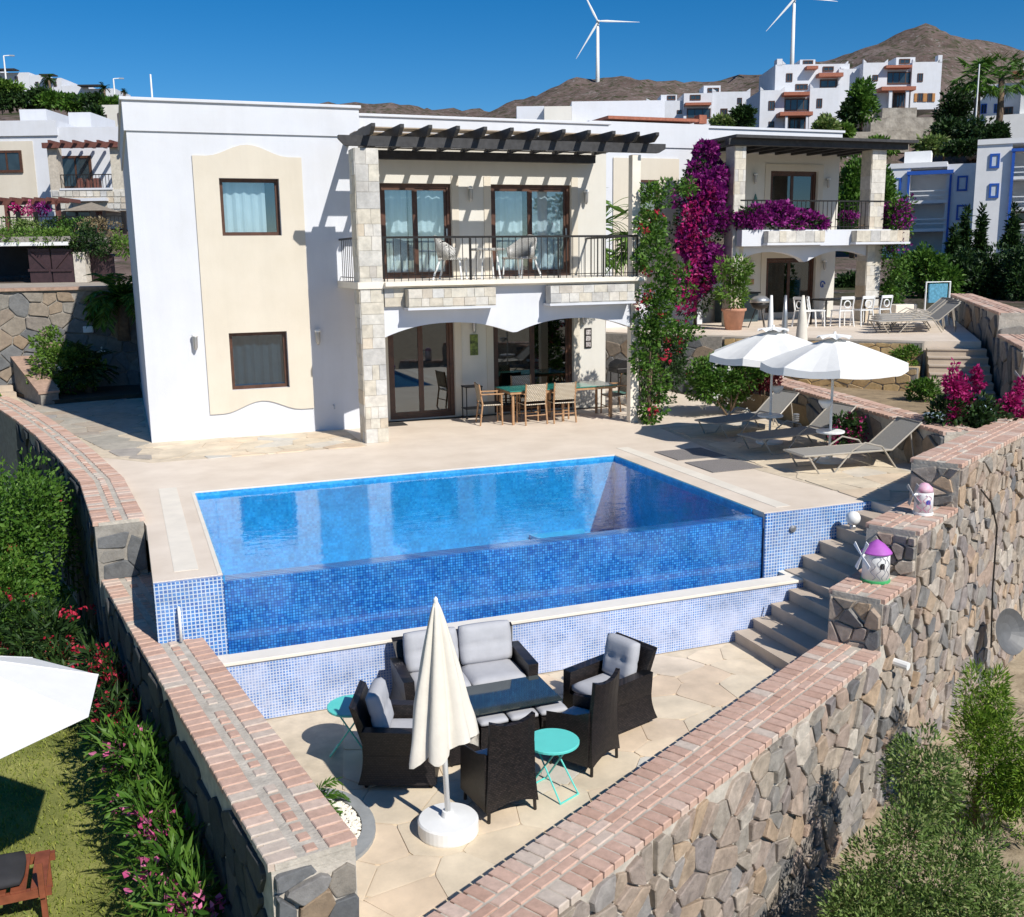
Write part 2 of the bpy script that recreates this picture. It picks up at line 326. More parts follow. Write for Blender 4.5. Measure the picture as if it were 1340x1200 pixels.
def window(parent,fr,u0,u1,z0,z1,v,fm,t=.07,name='window',cur=None,gl=None,leaves=1,back=True,sill=None,dep=.06):
    """frame + leaves with panes set in an opening; curtain and dark room behind"""
    f=put(name,frame_mb(fr,u0,u1,z0,z1,v,v+dep,t),fm,parent)
    w=(u1-u0-2*t)/leaves
    for i in range(leaves):
        a=u0+t+i*w; b=a+w
        if leaves>1: put('leaf_frame',frame_mb(fr,a+.002,b-.002,z0+t+.002,z1-t-.002,v+.012+.02*(i%2),v+.045+.02*(i%2),.055),fm,f)
        e=.055 if leaves>1 else 0
        put('pane',bx(a+e,b-e,v+.03+.02*(i%2),v+.036+.02*(i%2),z0+t+e,z1-t-e,fr),gl or glass,f)
    if cur:
        for (c0,c1,cm) in cur: put('curtain',curtain_mb(fr,u0+t+(u1-u0-2*t)*c0,u0+t+(u1-u0-2*t)*c1,z0+.02,z1-t*.5,v+.16),cm,f)
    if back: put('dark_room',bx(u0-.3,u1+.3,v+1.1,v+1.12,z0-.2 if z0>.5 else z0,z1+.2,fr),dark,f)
    if sill: put('sill',bx(u0-.02,u1+.02,v-dep-.03,v+.02,z0-.05,z0-.004,fr),sill,f)
    return f
# voronoi pieces -------------------------------------------------------------
def clip(poly,nx,ny,c):
    out=[]; n=len(poly)
    for i in range(n):
        a=poly[i]; b=poly[(i+1)%n]; da=a[0]*nx+a[1]*ny-c; db=b[0]*nx+b[1]*ny-c
        if da<=0: out.append(a)
        if (da<0<db) or (db<0<da): t=da/(da-db); out.append((a[0]+(b[0]-a[0])*t,a[1]+(b[1]-a[1])*t))
    return out
def cells(poly,size,seed=0,jit=.42,ax=1.0,drop=0):
    """irregular cells filling a convex or gently concave polygon; ax stretches along x"""
    rg=random.Random(seed); x0=min(p[0] for p in poly); x1=max(p[0] for p in poly); y0=min(p[1] for p in poly); y1=max(p[1] for p in poly)
    def inside(x,y):
        r=False; n=len(poly)
        for i in range(n):
            a=poly[i]; b=poly[i-1]
            if (a[1]>y)!=(b[1]>y) and x<(b[0]-a[0])*(y-a[1])/(b[1]-a[1])+a[0]: r=not r
        return r
    S=[]; sx=size*ax; ny=int((y1-y0)/size)+2; nx=int((x1-x0)/sx)+2
    for j in range(ny):
        for i in range(nx):
            x=x0+(i+.5*(j%2)+rg.uniform(-jit,jit))*sx; y=y0+(j+rg.uniform(-jit,jit))*size
            if drop and rg.random()<drop: continue
            S.append((x,y))
    out=[]
    conv=poly
    a=sum(conv[i][0]*conv[(i+1)%len(conv)][1]-conv[(i+1)%len(conv)][0]*conv[i][1] for i in range(len(conv)))
    if a<0: conv=conv[::-1]
    for (x,y) in S:
        if not inside(x,y): continue
        p=[(x-sx*1.6,y-size*1.6),(x+sx*1.6,y-size*1.6),(x+sx*1.6,y+size*1.6),(x-sx*1.6,y+size*1.6)]
        for (u,v) in S:
            if (u,v)==(x,y) or abs(u-x)>3*sx or abs(v-y)>3*size: continue
            nx_=(u-x)/ax/ax; ny_=(v-y); c=nx_*(u+x)/2+ny_*(v+y)/2; p=clip(p,nx_,ny_,c)
            if len(p)<3: break
        for i in range(len(conv)):
            if len(p)<3: break
            q=conv[i]; r=conv[(i+1)%len(conv)]; ex,ey=r[0]-q[0],r[1]-q[1]
            # only clip by edges that the seed is close to
            p=clip(p,ey,-ex,ey*q[0]-ex*q[1]) if True else p
        if len(p)>=3:
            A=abs(sum(p[i][0]*p[(i+1)%len(p)][1]-p[(i+1)%len(p)][0]*p[i][1] for i in range(len(p))))/2
            if A>.06*size*sx: out.append((p,(x,y)))
    return out
def shrink(p,g):
    cx=sum(q[0] for q in p)/len(p); cy=sum(q[1] for q in p)/len(p); n=len(p)
    a=sum(p[i][0]*p[(i+1)%n][1]-p[(i+1)%n][0]*p[i][1] for i in range(n))
    if a<0: p=p[::-1]
    q=list(p)
    for i in range(n):
        A=p[i];B=p[(i+1)%n]; ex,ey=B[0]-A[0],B[1]-A[1]; L=math.hypot(ex,ey)
        if L<1e-6: continue
        nx,ny=ey/L,-ex/L; q=clip(q,nx,ny,nx*A[0]+ny*A[1]-g)
        if len(q)<3: return None
    # cut the sharp corners off
    r=[]
    for i in range(len(q)):
        A=q[i-1];B=q[i];C=q[(i+1)%len(q)]
        for P_,k in ((A,.09),(C,.09)): r.append((B[0]+(P_[0]-B[0])*k,B[1]+(P_[1]-B[1])*k))
    return r
def stone_piece(name,poly,M,h,m,parent,bev=.3,rg=rnd):
    """one stone: polygon in the local x-y plane, proud by h along local z, chamfered and a little uneven"""
    n=len(poly); cx=sum(q[0] for q in poly)/n; cy=sum(q[1] for q in poly)/n
    tx,ty=rg.uniform(-.6,.6)*h,rg.uniform(-.6,.6)*h; s=max(abs(q[0]-cx)+abs(q[1]-cy) for q in poly)
    vs=[(x-cx,y-cy,-.03) for x,y in poly]+[(x-cx,y-cy,h*(1-bev*.6)+((x-cx)*tx+(y-cy)*ty)/s) for x,y in poly]
    k=.92; vs+=[((x-cx)*k,(y-cy)*k,h+((x-cx)*tx+(y-cy)*ty)/s) for x,y in poly]
    fs=[(i,(i+1)%n,n+(i+1)%n,n+i) for i in range(n)]+[(n+i,n+(i+1)%n,2*n+(i+1)%n,2*n+i) for i in range(n)]+[tuple(range(2*n,3*n))]
    me=bpy.data.meshes.new(name); me.from_pydata(vs,[],fs); me.materials.append(m); me.update()
    o=bpy.data.objects.new(name,me); col.objects.link(o); o.parent=parent
    W=M@Matrix.Translation((cx,cy,0)); base=wloc(parent); W=Matrix.Translation(-base)@W
    o.matrix_local=W; return o
def face_M(p,ux,n):
    """matrix with local x along ux (horizontal), y up, z = outward n"""
    ux=Vector(ux).normalized(); n=Vector(n).normalized(); uy=Vector((0,0,1))
    return Matrix(((ux.x,uy.x,n.x,p[0]),(ux.y,uy.y,n.y,p[1]),(ux.z,uy.z,n.z,p[2]),(0,0,0,1)))
def stone_face(parent,a,b,z0,ztop,n,size,m,seed,h=.05,gap=.012,ax=1.15,name='stone',jit=.48,hv=.6,zb=None,drop=.17,limit=285):
    """fill an upright wall face from point a to b with stones; ztop/zb may be (za,zb) pairs"""
    a=Vector((a[0],a[1],0)); b=Vector((b[0],b[1],0)); L=(b-a).length; ux=(b-a)/L
    zt=ztop if isinstance(ztop,tuple) else (ztop,ztop); zl=z0 if isinstance(z0,tuple) else (z0,z0)
    M=face_M((a.x,a.y,0),ux,n); rg=random.Random(seed)
    poly=[(0,zl[0]),(L,zl[1]),(L,zt[1]),(0,zt[0])]
    if M.to_3x3().determinant()<0: M=face_M((b.x,b.y,0),-ux,n); poly=[(0,zl[1]),(L,zl[0]),(L,zt[0]),(0,zt[1])]
    todo=[]
    for p,_ in cells(poly,size,seed,jit,ax,drop):
        q=shrink(p,gap*(.5+rg.random()))
        if q:
            k=len(q); q=[(x+rg.uniform(-1,1)*size*.035,y+rg.uniform(-1,1)*size*.035) for x,y in q]
            c=M@Vector((sum(a[0] for a in q)/k,sum(a[1] for a in q)/k,0)); A=abs(sum(q[i][0]*q[(i+1)%k][1]-q[(i+1)%k][0]*q[i][1] for i in range(k))); todo.append((A/(c-CC).length**2,q))
    todo.sort(key=lambda t:-t[0]); rest=MB()
    for i,(_,q) in enumerate(todo):
        hh=h*(1-hv+2*hv*rg.random()*.8)
        if i<limit: stone_piece(name,q,M,hh,m,parent,rg=rg)
        else:
            k=len(q); vs=[M@Vector((x,y,-.03)) for x,y in q]+[M@Vector((x,y,hh)) for x,y in q]; rest.add(vs,[(a,(a+1)%k,k+(a+1)%k,k+a) for a in range(k)]+[tuple(range(k,2*k))])
    if rest.f: struct(put('small_stones',rest,m,parent),'stuff')
# foliage --------------------------------------------------------------------
def leaf_mesh(name,P,D,L,Wd,m,parent=None,fold=.25,kind=None,rg=None):
    """many leaf-sized folded rhombs at points P along directions D (numpy)"""
    rg=rg or np.random.default_rng(1); n=len(P); D=D/np.linalg.norm(D,axis=1,keepdims=True)
    r=rg.normal(size=(n,3)); S=np.cross(D,r); S/=np.linalg.norm(S,axis=1,keepdims=True)+1e-9; U=np.cross(S,D)
    l=(L*rg.uniform(.45,1.5,n))[:,None]; wv=(Wd*rg.uniform(.5,1.45,n))[:,None]
    a=P; t=P+D*l; mid=P+D*l*.5; s1=mid+S*wv*.5+U*wv*fold; s2=mid-S*wv*.5+U*wv*fold
    V=np.stack([a,s1,t,s2],1).reshape(-1,3)
    base=np.array(wloc(parent)) if parent else np.zeros(3)
    me=bpy.data.meshes.new(name); me.vertices.add(4*n); me.vertices.foreach_set('co',(V-base).ravel())
    i=np.arange(n)*4; T=np.stack([i,i+1,i+2,i,i+2,i+3],1).ravel()
    me.loops.add(6*n); me.loops.foreach_set('vertex_index',T.astype(np.int32)); me.polygons.add(2*n)
    me.polygons.foreach_set('loop_start',np.arange(0,6*n,3,dtype=np.int32)); me.polygons.foreach_set('loop_total',np.full(2*n,3,dtype=np.int32))
    me.update(calc_edges=True); me.materials.append(m)
    o=bpy.data.objects.new(name,me); col.objects.link(o)
    if parent: o.parent=parent
    if kind: o['kind']=kind
    return o
def blob_points(blobs,n,seed,shell=.55,sub=14):
    """points clumped on many sub-lumps over ellipsoids (cx,cy,cz,rx,ry,rz)"""
    rg=np.random.default_rng(seed); vol=np.array([(b[3]*b[4]*b[5])**(2/3) for b in blobs]); k=rg.choice(len(blobs),n,p=vol/vol.sum())
    B=np.array(blobs,float)[k]; lumps=[]
    for b in blobs:
        d=rg.normal(size=(sub,3)); d/=np.linalg.norm(d,axis=1,keepdims=True); lumps.append(d*rg.uniform(.55,.95,(sub,1)))
    lumps=np.array(lumps); c=lumps[k,rg.integers(0,sub,n)]
    d=rg.normal(size=(n,3)); d/=np.linalg.norm(d,axis=1,keepdims=True); rr=rg.uniform(shell,1,(n,1))**.7
    q=c+d*rr*.42; P=B[:,:3]+q*B[:,3:]
    D=d*.9+q*.5+rg.normal(size=(n,3))*.45; D[:,2]+=.15
    return P,D,rg
def crown(parent,blobs,n,L,Wd,m,seed,name='crown',sub=14):
    P,D,rg=blob_points(blobs,n,seed,sub=sub); return leaf_mesh(name,P,D,L,Wd,m,parent,rg=rg,kind='stuff' if 'flower' in name else None)
def shrub(name,label,cat,base,blobs,n,L,Wd,m,seed,group=None,flowers=None,trunk=None,sub=14):
    """blobs relative to the base; flowers = (count, leaf length, material)"""
    t=thing(name,label,cat,base,group); b=Vector(base)
    bl=[(b.x+q[0],b.y+q[1],b.z+q[2],*q[3:]) for q in blobs]
    crown(t,bl,n,L,Wd,m,seed,'crown' if trunk else 'foliage',sub)
    st=MB(); rg=random.Random(seed)
    r0=trunk or .025
    for q in bl[:4]: st.tube([b+Vector((rg.uniform(-.05,.05),rg.uniform(-.05,.05),-.03)),b.lerp(Vector(q[:3]),.5)+Vector((rg.uniform(-.1,.1)*q[3],rg.uniform(-.1,.1)*q[3],0)),Vector(q[:3])],[r0,r0*.75,r0*.4],6)
    put('trunk' if trunk else 'stem',st,bark,t,True)
    if flowers:
        for fi,(nf,fl,fm) in enumerate(flowers):
            P,D,g=blob_points([(q[0],q[1],q[2],q[3]*1.06,q[4]*1.06,q[5]*1.06) for q in bl],nf,seed+50+fi,.8,sub)
            K=13; P=np.repeat(P,K,0)+g.normal(size=(nf*K,3))*fl*.7; D=g.normal(size=(nf*K,3)); leaf_mesh('flowers',P,D,fl,fl*.8,fm,t,rg=g,kind='stuff')
    return t
def palm(name,label,base,h,nf,fl,seed,r=.14,group=None,m=None,droop=1.0,fan=False):
    t=thing(name,label,'palm tree',base,group); b=Vector(base); rg=np.random.default_rng(seed); top=b+Vector((rg.uniform(-.1,.1)*h*.3,rg.uniform(-.1,.1)*h*.3,h))
    if h>.2: put('trunk',MB().tube([b-Vector((0,0,.1)),b.lerp(top,.5)+Vector((.03*h,0,0)),top],[r*1.25,r,r*.9],8),bark,t,True)
    P=[];D=[]; st=MB()
    for i in range(nf):
        az=rg.uniform(0,6.283); el=rg.uniform(-.35,1.25); d=Vector((math.cos(az)*math.cos(el),math.sin(az)*math.cos(el),math.sin(el))); pts=[]; p=top.copy(); K=9
        for k in range(K+1):
            pts.append(p.copy()); p=p+d*fl/K; d=(d-Vector((0,0,.10*droop*(1+k*.12)))).normalized()
        st.tube(pts,[.012*fl]*4+[.006*fl]*(K-3),4,False)
        side=d.cross(Vector((0,0,1))).normalized() if abs(d.z)<.98 else Vector((1,0,0))
        for k in range(K if not fan else 1):
            kk=K-1 if fan else k
            q0,q1=pts[kk],pts[kk+1]; dd=(q1-q0).normalized()
            for j in range(5 if not fan else 22):
                if fan:
                    an=(j/21-.5)*3.8; P.append(q1); D.append(dd*math.cos(an)+side*math.sin(an)+Vector((0,0,-.25*abs(an))))
                else:
                    q=q0.lerp(q1,j/5)
                    for s in (1,-1): P.append(q); D.append(dd*.75+side*s+Vector((0,0,.12-.05*k*droop)))
    LL=fl*(.5 if fan else .26)
    leaf_mesh('crown',np.array([tuple(q) for q in P]),np.array([tuple(q) for q in D]),LL,LL*(.16 if not fan else .12),m or leafg,t,rg=rg,fold=.1); put('frond_stems',st,m or leafg,t)
    return t
# ================================================================ GROUND
def terrain():
    pxs=[-1500,-700,-200,60,180,330,480,560,650,740,820,900,1000,1070,1130,1190,1240,1300,1400,1700,2400,3400]
    ds=[2,14,22,29,33,40,50,58,66,80,100,112,135,160,200,260,350,500,700,900,1050,1200,1600]
    # height of the land at these distances: left, middle (behind the villa), right
    zl=[-4.8,-4.8,-4.5,-1.2,2.5,2.72,3.6,4.9,6.0,9.5,14.5,17.5,21,26,33.5,36,38,40,42,45,45,42,40]
    zm=[-5,-5,-4.4,-1.8,.4,1.2,2.2,3.2,4.2,6,8.5,10,13,17,24,33,40,52,66,0,0,0,0]
    zr=[-5,-5,-4.6,-2.0,.2,1.2,1.4,1.5,1.8,2.4,3.0,4.5,17.5,22.5,29,38,48,62,80,0,0,0,0]
    # skyline row (y in the photograph) of the far range
    sky={-1500:200,-700:190,-200:170,60:165,180:160,330:148,480:133,560:137,650:139,740:112,820:106,900:111,1000:97,1070:88,1130:66,1190:47,1240:60,1300:78,1400:95,1700:120,2400:150,3400:170}
    from mathutils import noise as mn
    NA=260; vs=[]; rows=[]
    fine=[]
    for a,b in zip(ds,ds[1:]):
        k=3 if b<=160 else (5 if b<=500 else 8)
        fine+=[a+(b-a)*i/k for i in range(k)]
    fine.append(ds[-1])
    A0=math.atan((pxs[0]-670)/F); A1=math.atan((pxs[-1]-670)/F)
    def lerp(xs,ys,x):
        for i in range(len(xs)-1):
            if x<=xs[i+1]:
                t=(x-xs[i])/(xs[i+1]-xs[i]); return ys[i]+(ys[i+1]-ys[i])*max(0,min(1,t))
        return ys[-1]
    for d in fine:
        for i in range(NA+1):
            an=A0+(A1-A0)*i/NA; px=670+F*math.tan(an); t=an+YAW
            yk=lerp(pxs,[sky[p] for p in pxs],px)+13; zs=CAM_H+(334-yk)/F*1050
            L,Mi,Rr=(lerp(ds,q,d) for q in (zl,zm,zr))
            wl=max(0,min(1,(330-px)/150)); wr=max(0,min(1,(px-760)/200)); z=Mi*(1-wl)*(1-wr)+L*wl+Rr*wr
            if d>700:
                k=min(1,(d-700)/350); zr_=zs if d<=1050 else zs*(1-.25*(d-1050)/550); z0_=L*wl+80*(wr)+66*(1-wl)*(1-wr)
                z=z0_*(1-k)+zr_*k
            rr=d/math.cos(an) if abs(an)<1.2 else d*2.7
            x,y=math.sin(t)*rr,math.cos(t)*rr
            if d>40: z+=(mn.fractal(Vector((x,y,0))*.03,1.0,2.0,4)*.35)*min(1,(d-40)/60)
            if d>200: z+=mn.fractal(Vector((x,y,3))*.014,.55,2.2,8)*min(7,(d-200)*.014)
            vs.append((x,y,z))
    n=NA+1; fs=[(j*n+i,j*n+i+1,(j+1)*n+i+1,(j+1)*n+i) for j in range(len(fine)-1) for i in range(NA)]
    m,nn,b=nodes('dry_hillside'); g=N(nn,'NewGeometry'); v=g.outputs['Position']
    r=ramp(nn,[(.30,(.08,.06,.052)),(.46,(.135,.10,.088)),(.60,(.18,.14,.125)),(.75,(.25,.21,.20))]); f=noise(nn,v,.035,10,.72); nn.links.new(f,r.inputs[0])
    f2=noise(nn,v,.16,6,.7); r2=ramp(nn,[(.50,(0,0,0)),(.60,(.85,.85,.85))]); nn.links.new(f2,r2.inputs[0])
    c1=mixc(nn,r.outputs[0],(.065,.066,.042),r2.outputs[0])
    f3=noise(nn,v,.22,7,.75); r3=ramp(nn,[(.57,(0,0,0)),(.66,(1,1,1))]); nn.links.new(f3,r3.inputs[0]); c2=mixc(nn,c1,(.27,.25,.24),r3.outputs[0]); vo=N(nn,'TexVoronoi'); vo.inputs['Scale'].default_value=.11; nn.links.new(v,vo.inputs['Vector']); rv=ramp(nn,[(.16,(1,1,1)),(.30,(0,0,0))]); nn.links.new(vo.outputs['Distance'],rv.inputs[0]); c2=mixc(nn,c2,(.05,.06,.03),rv.outputs[0])
    nn.links.new(c2,b.inputs['Base Color']); b.inputs['Roughness'].default_value=1; b.inputs['Specular IOR Level'].default_value=0; bump(nn,b,f2,1,1.2)
    o=MB(); o.v=vs; o.f=fs; return struct(put('hillside',o,m,None,True))
terrain()
# the near ground below the walls and the wide sheet that closes the land behind the camera
scrubm=mat('dry_soil',(.36,.28,.18),.95,.35,2.2,.9,.03,9,c2=(.48,.39,.27),world=True)
lawnm=mat('lawn_soil',(.16,.20,.03),.95,.35,1.3,.8,.02,40,c2=(.32,.32,.09),world=True)
struct(put('ground',bx(-900,900,-900,26,-6.2,-5.6),scrubm))
def sheet(name,poly,z0,z1,m,**k): return struct(put(name,MB().prism(poly,z0,z1),m,**k))
sheet('lawn',[(-16,-2),(.9,-2),(.95,6),(-.35,14.4),(-1.2,20),(-4,27),(-16,27)],-3.6,-2.5,lawnm)
def scrub():
    vs=[];nx=40;ny=40
    from mathutils import noise as mn
    for j in range(ny+1):
        for i in range(nx+1):
            x=-1+34*i/nx; y=-6+30*j/ny; s=max(0,min(1,(x-2)/6)); z=-3.55+.35*s+.035*(y-8)+.22*mn.fractal(Vector((x,y,0))*.45,1,2,4)
            vs.append((x,y,z))
    n=nx+1; b=MB(); b.v=vs; b.f=[(j*n+i,j*n+i+1,(j+1)*n+i+1,(j+1)*n+i) for j in range(ny) for i in range(nx)]
    return struct(put('scrub_slope',b,scrubm,None,True)),lambda x,y:-3.55+.35*max(0,min(1,(x-2)/6))+.035*(y-8)
scrub_o,scrub_z=scrub()
# ================================================================ DECK, POOL, PATIO
PX0,PX1,PY0,PY1=.85,8.06,11.62,16.16
deck=MB()
for poly in ([(.10,11.65),(.85,11.65),(.85,16.16),(-.12,16.16),(.10,14.3)],[(-.12,16.16),(13.3,16.16),(13.4,19.2),(-.5,19.2)],[(-.5,19.2),(13.4,19.2),(13.2,24.2),(10.6,26),(10.6,21.5),(.5,21.5),(.5,34.6),(-5.2,34.6),(-2.2,25),(-.9,20.5)],
             [(8.06,11.57),(9.84,11.57),(9.84,10.85),(10.2,10.9),(12.6,12.3),(13.3,16.16),(8.06,16.16)]):
    deck.prism(poly,-.22,0)
deck=struct(put('pool_deck',deck,deckm))
for (x0,x1,y0,y1) in ((.34,.61,11.95,16.65),(8.38,8.62,11.75,16.75)): put('inlay_strip',bx(x0,x1,y0,y1,.001,.005),coping,deck)
put('coping_edge',bx(.85,8.06,16.163,16.19,.001,.006),white_p,deck); put('coping_edge',bx(.80,.847,11.66,16.16,.001,.006),coping,deck)
# retaining masses under the deck
und=MB(); und.box(.16,.845,11.72,16.1,-1.75,-.225); und.box(8.07,9.6,11.66,16,-1.75,-.225); und.box(9.6,12.4,12.3,16.1,-2.6,-.225); und.box(.0,13.2,16.4,24,-1.9,-.225)
struct(put('deck_foundation',und,mortar))
# pool shell
pool=thing('swimming_pool','blue mosaic infinity pool with an overflowing front edge beside the villa','swimming pool',(4.4,13.9,-1.6))
put('basin_floor',bx(PX0,PX1,PY0,PY1,-1.62,-1.5),mos_fl,pool)
sh=MB(); sh.box(PX0+.002,PX0+.02,PY0,PY1-.021,-1.5,-.012); sh.box(PX1-.02,PX1-.002,PY0+.225,PY1-.021,-1.5,-.012); sh.box(PX0+.002,PX1-.002,PY1-.02,PY1-.002,-1.5,-.012); put('basin_wall',sh,mos_in,pool)
put('overflow_edge',bx(PX0,PX1,PY0,PY0+.22,-1.5,-.075),mos_wet,pool)
put('wet_mosaic_wall',bx(PX0,PX1,PY0-.03,PY0-.002,-1.15,-.074),mos_wet,pool)
put('dry_mosaic_wall',bx(.10,PX0-.002,PY0-.03,PY0+.03,-1.15,-.224),mos_dry,pool); put('dry_mosaic_wall',bx(.10,PX0-.002,PY0-.028,PY0+.028,-.222,-.012),mos_dry,pool)
put('dry_mosaic_wall',bx(PX1+.002,9.84,PY0-.09,PY0-.055,-1.15,-.012),mos_dry,pool)
for k in range(3): put('step',MB().prism([(6.9+(1.15-.32*k)*math.cos(math.pi+math.pi*i/14),16.14+(1.15-.32*k)*math.sin(math.pi+math.pi*i/14)) for i in range(15)],-1.5,-1.44+.08*k),mos_fl,pool)
put('water_surface',MB().add([(PX0,PY0+.0,-.066),(PX1,PY0+.0,-.066),(PX1,PY1,-.066),(PX0,PY1,-.066)],[(0,1,2,3)]),water,pool)
put('gutter_floor',bx(.56,8.9,11.36,PY0-.03,-1.3,-1.12),mos_wet,pool)
put('gutter_wall',bx(.62,8.42,11.125,11.345,-1.6,-.905),mos_lime,pool)
put('gutter_coping',bx(.56,8.5,11.10,11.37,-.90,-.86),coping,pool,bevel=.006)
put('gutter_end',bx(8.3,8.5,11.372,11.53,-1.2,-.86),coping,pool)
put('wall_light',MB().lathe([(.05,0),(.05,.02),(.02,.03)],12,(0,0,0)).add([],[]),grey_m,pool,at=(8.5,11.52,-.26)).rotation_euler=(R(90),0,0)
put('overflow_pipe',MB().tube([(.345,11.57,-.30),(.345,11.5,-.33),(.345,11.5,-.68)],.018,8),white_p,pool,True)
# lower patio of flagstones
PZ=-1.6
LW0=Vector((-.52,14.43,0)); LW1=Vector((.68,6.75,0)); LD=(LW1-LW0).normalized(); LN=Vector((-LD.y,LD.x,0)); LN=LN if LN.x>0 else -LN   # to the patio side
RD=Vector((.874,.486,0)).normalized(); RN=Vector((RD.y,-RD.x,0))   # along, outward
R1a=Vector((7.70,9.66,0))-RD*7.9; R1b=Vector((7.70,9.66,0))
patio_poly=[(.45,12.0),(.9,7.6),(R1a.x-.2,R1a.y-.9),(R1a.x+.3,R1a.y),(9.9,10.7),(9.9,11.4),(8.4,11.2),(8.4,12)]
joint=mat('sand_joint',(.62,.52,.39),.95,.2,5,.5,.006,40,world=True)
patio=sheet('lower_patio',patio_poly,-2.6,PZ-.012,joint)
def flags(parent,poly,size,z,m,seed,gap=.0035,h=.012):
    rg=random.Random(seed); M=Matrix(((1,0,0,0),(0,1,0,0),(0,0,1,z),(0,0,0,1)))
    for p,_ in cells(poly,size,seed,.45,1.15):
        q=shrink(p,gap)
        if q: stone_piece('flagstone',q,M,h*(.9+.2*rg.random()),m,parent,.2,rg)
flags(patio,[(.8,11.12),(1.25,7.3),(R1a.x+.1,R1a.y-.2),(7.9,9.9),(7.9,11.12)],.52,PZ-.012,flag_m,3)
path=sheet('flagstone_path',[(.3,18.95),(4.2,18.95),(4.2,21.0),(.37,21.0),(.37,34.5),(-4.6,34.5),(-1.7,24.5),(-.62,20)],0.001,.004,joint)
flags(path,[(.2,18.9),(4.15,18.9),(4.15,21.05),(.2,21.05)],.55,.004,flag_m,11)
flags(path,[(.33,19.2),(.33,34),(-4.3,34),(-1.5,24.2),(-.6,20)],.6,.004,flag_g,12)
pf=sheet('flagstone_terrace',[(9.9,11.2),(12.3,12.4),(13.0,17),(12.6,18.5),(10.2,18.4),(9.6,14)],0.001,.004,joint)
flags(pf,[(9.75,11.25),(12.2,12.5),(12.9,17),(12.5,18.4),(10.3,18.3),(9.8,14)],.6,.004,flag_m,13)
for (y0,y1) in ((15.25,16.1),(14.12,15.02)):
    tag(put('drain_mat',bx(8.82,9.78,y0,y1,.0045,.014),mat('grey_grating',(.24,.22,.21),.8,.4,60,.8,.01,90)),'grey grating panel set in the deck by the poolside, '+('nearer the villa' if y0>15 else 'nearer the stairs'),'grating','grating panels beside the pool')
# ================================================================ STAIRS down to the patio
st=thing('garden_stairs','stone steps running down beside the tiled pool wall to the lower patio','stairs',(8.6,10.8,PZ))
treads=[(9.52,-.15),(9.26,-.33),(8.98,-.52),(8.70,-.70),(8.42,-.87),(8.18,-1.0),(7.90,-1.16),(7.62,-1.33),(7.34,-1.47)]
for i,(x,z) in enumerate(treads):
    yb=11.53 if i<5 else 11.095; xe=treads[i-1][0] if i else 9.83
    yw=lambda X: R1b.y+(X-R1b.x)*RD.y/RD.x
    put('step',MB().prism([(x,yb),(x,yw(x)-.25),(xe+.0,yw(xe)-.25),(xe+.0,yb)],PZ-.2,z),stepm,st)
    put('tread_slab',MB().prism([(x-.02,yb),(x-.02,yw(x)-.25),(xe-.001,yw(xe)-.25),(xe-.001,yb)],z+.001,z+.03),stepm,st)
lamp=thing('globe_light','white globe lamp standing on an upper step beside the pool wall','lamp',(9.33,11.28,-.30))
put('globe',MB().lathe([(.03,.07)]+[(.10*math.sin(a),.16-.10*math.cos(a)) for a in [math.pi*k/12 for k in range(2,12)]]+[(.012,.26)],16,(9.33,11.28,-.30)),white_p,lamp,True); put('collar',MB().lathe([(.045,0),(.045,.05),(.03,.075)],12,(9.33,11.28,-.30)),grey_m,lamp)
# ================================================================ STONE WALLS WITH BRICK TOPS
brick_me=None
def brick_data(l,wd,h):
    k='%.3f_%.3f'%(l,wd)
    if k in BR: return BR[k]
    b=MB(); e=.008; x,y=l/2,wd/2
    vs=[(-x,-y,0),(x,-y,0),(x,y,0),(-x,y,0),(-x,-y,h-e),(x,-y,h-e),(x,y,h-e),(-x,y,h-e),(-x+e,-y+e,h),(x-e,-y+e,h),(x-e,y-e,h),(-x+e,y-e,h)]
    fs=[(0,1,5,4),(1,2,6,5),(2,3,7,6),(3,0,4,7),(4,5,9,8),(5,6,10,9),(6,7,11,10),(7,4,8,11),(8,9,10,11),(3,2,1,0)]
    me=bpy.data.meshes.new('brick'); me.from_pydata(vs,[],fs); me.materials.append(brick_m); BR[k]=me; return me
BR={}
def brick_top(parent,a,D,Nn,L,width,z,pat,pitch=.14,seed=1,ends=False):
    """bricks on a wall top: a = corner, D along, Nn across; pat 'wide' = header/stretcher/header, 'tight' = filled"""
    rg=random.Random(seed); base=wloc(parent); ang=math.atan2(D.y,D.x); ov=.02
    def one(s,t,l,wd,rot):
        o=bpy.data.objects.new('brick',brick_data(l,wd,.062)); col.objects.link(o); o.parent=parent
        p=a+D*s+Nn*t; o.location=Vector((p.x,p.y,z-.055+rg.uniform(-.004,.004)))-base; o.rotation_euler=(rg.uniform(-.012,.012),rg.uniform(-.012,.012),ang+rot+rg.uniform(-.025,.025))
    n=int(L/pitch); hl=.215
    for i in range(n):
        s=(i+.5)*L/n
        one(s,hl/2-ov,hl,pitch-.018,math.pi/2); one(s,width-hl/2+ov,hl,pitch-.018,math.pi/2)
    mid0,mid1=hl-ov+.02,width-hl+ov-.02; mw=mid1-mid0
    if pat=='wide':
        m=int(L/.16)
        for i in range(m):
            if rg.random()<.9: one((i+.5)*L/m,(mid0+mid1)/2,.115+rg.uniform(-.02,.02),.09,0)
    else:
        k=2; m=int(L/.235)
        for j in range(k):
            for i in range(m-(j%2)): one((i+.5+.5*(j%2))*L/m,mid0+(j+.5)*mw/k,.225,mw/k-.014,0)
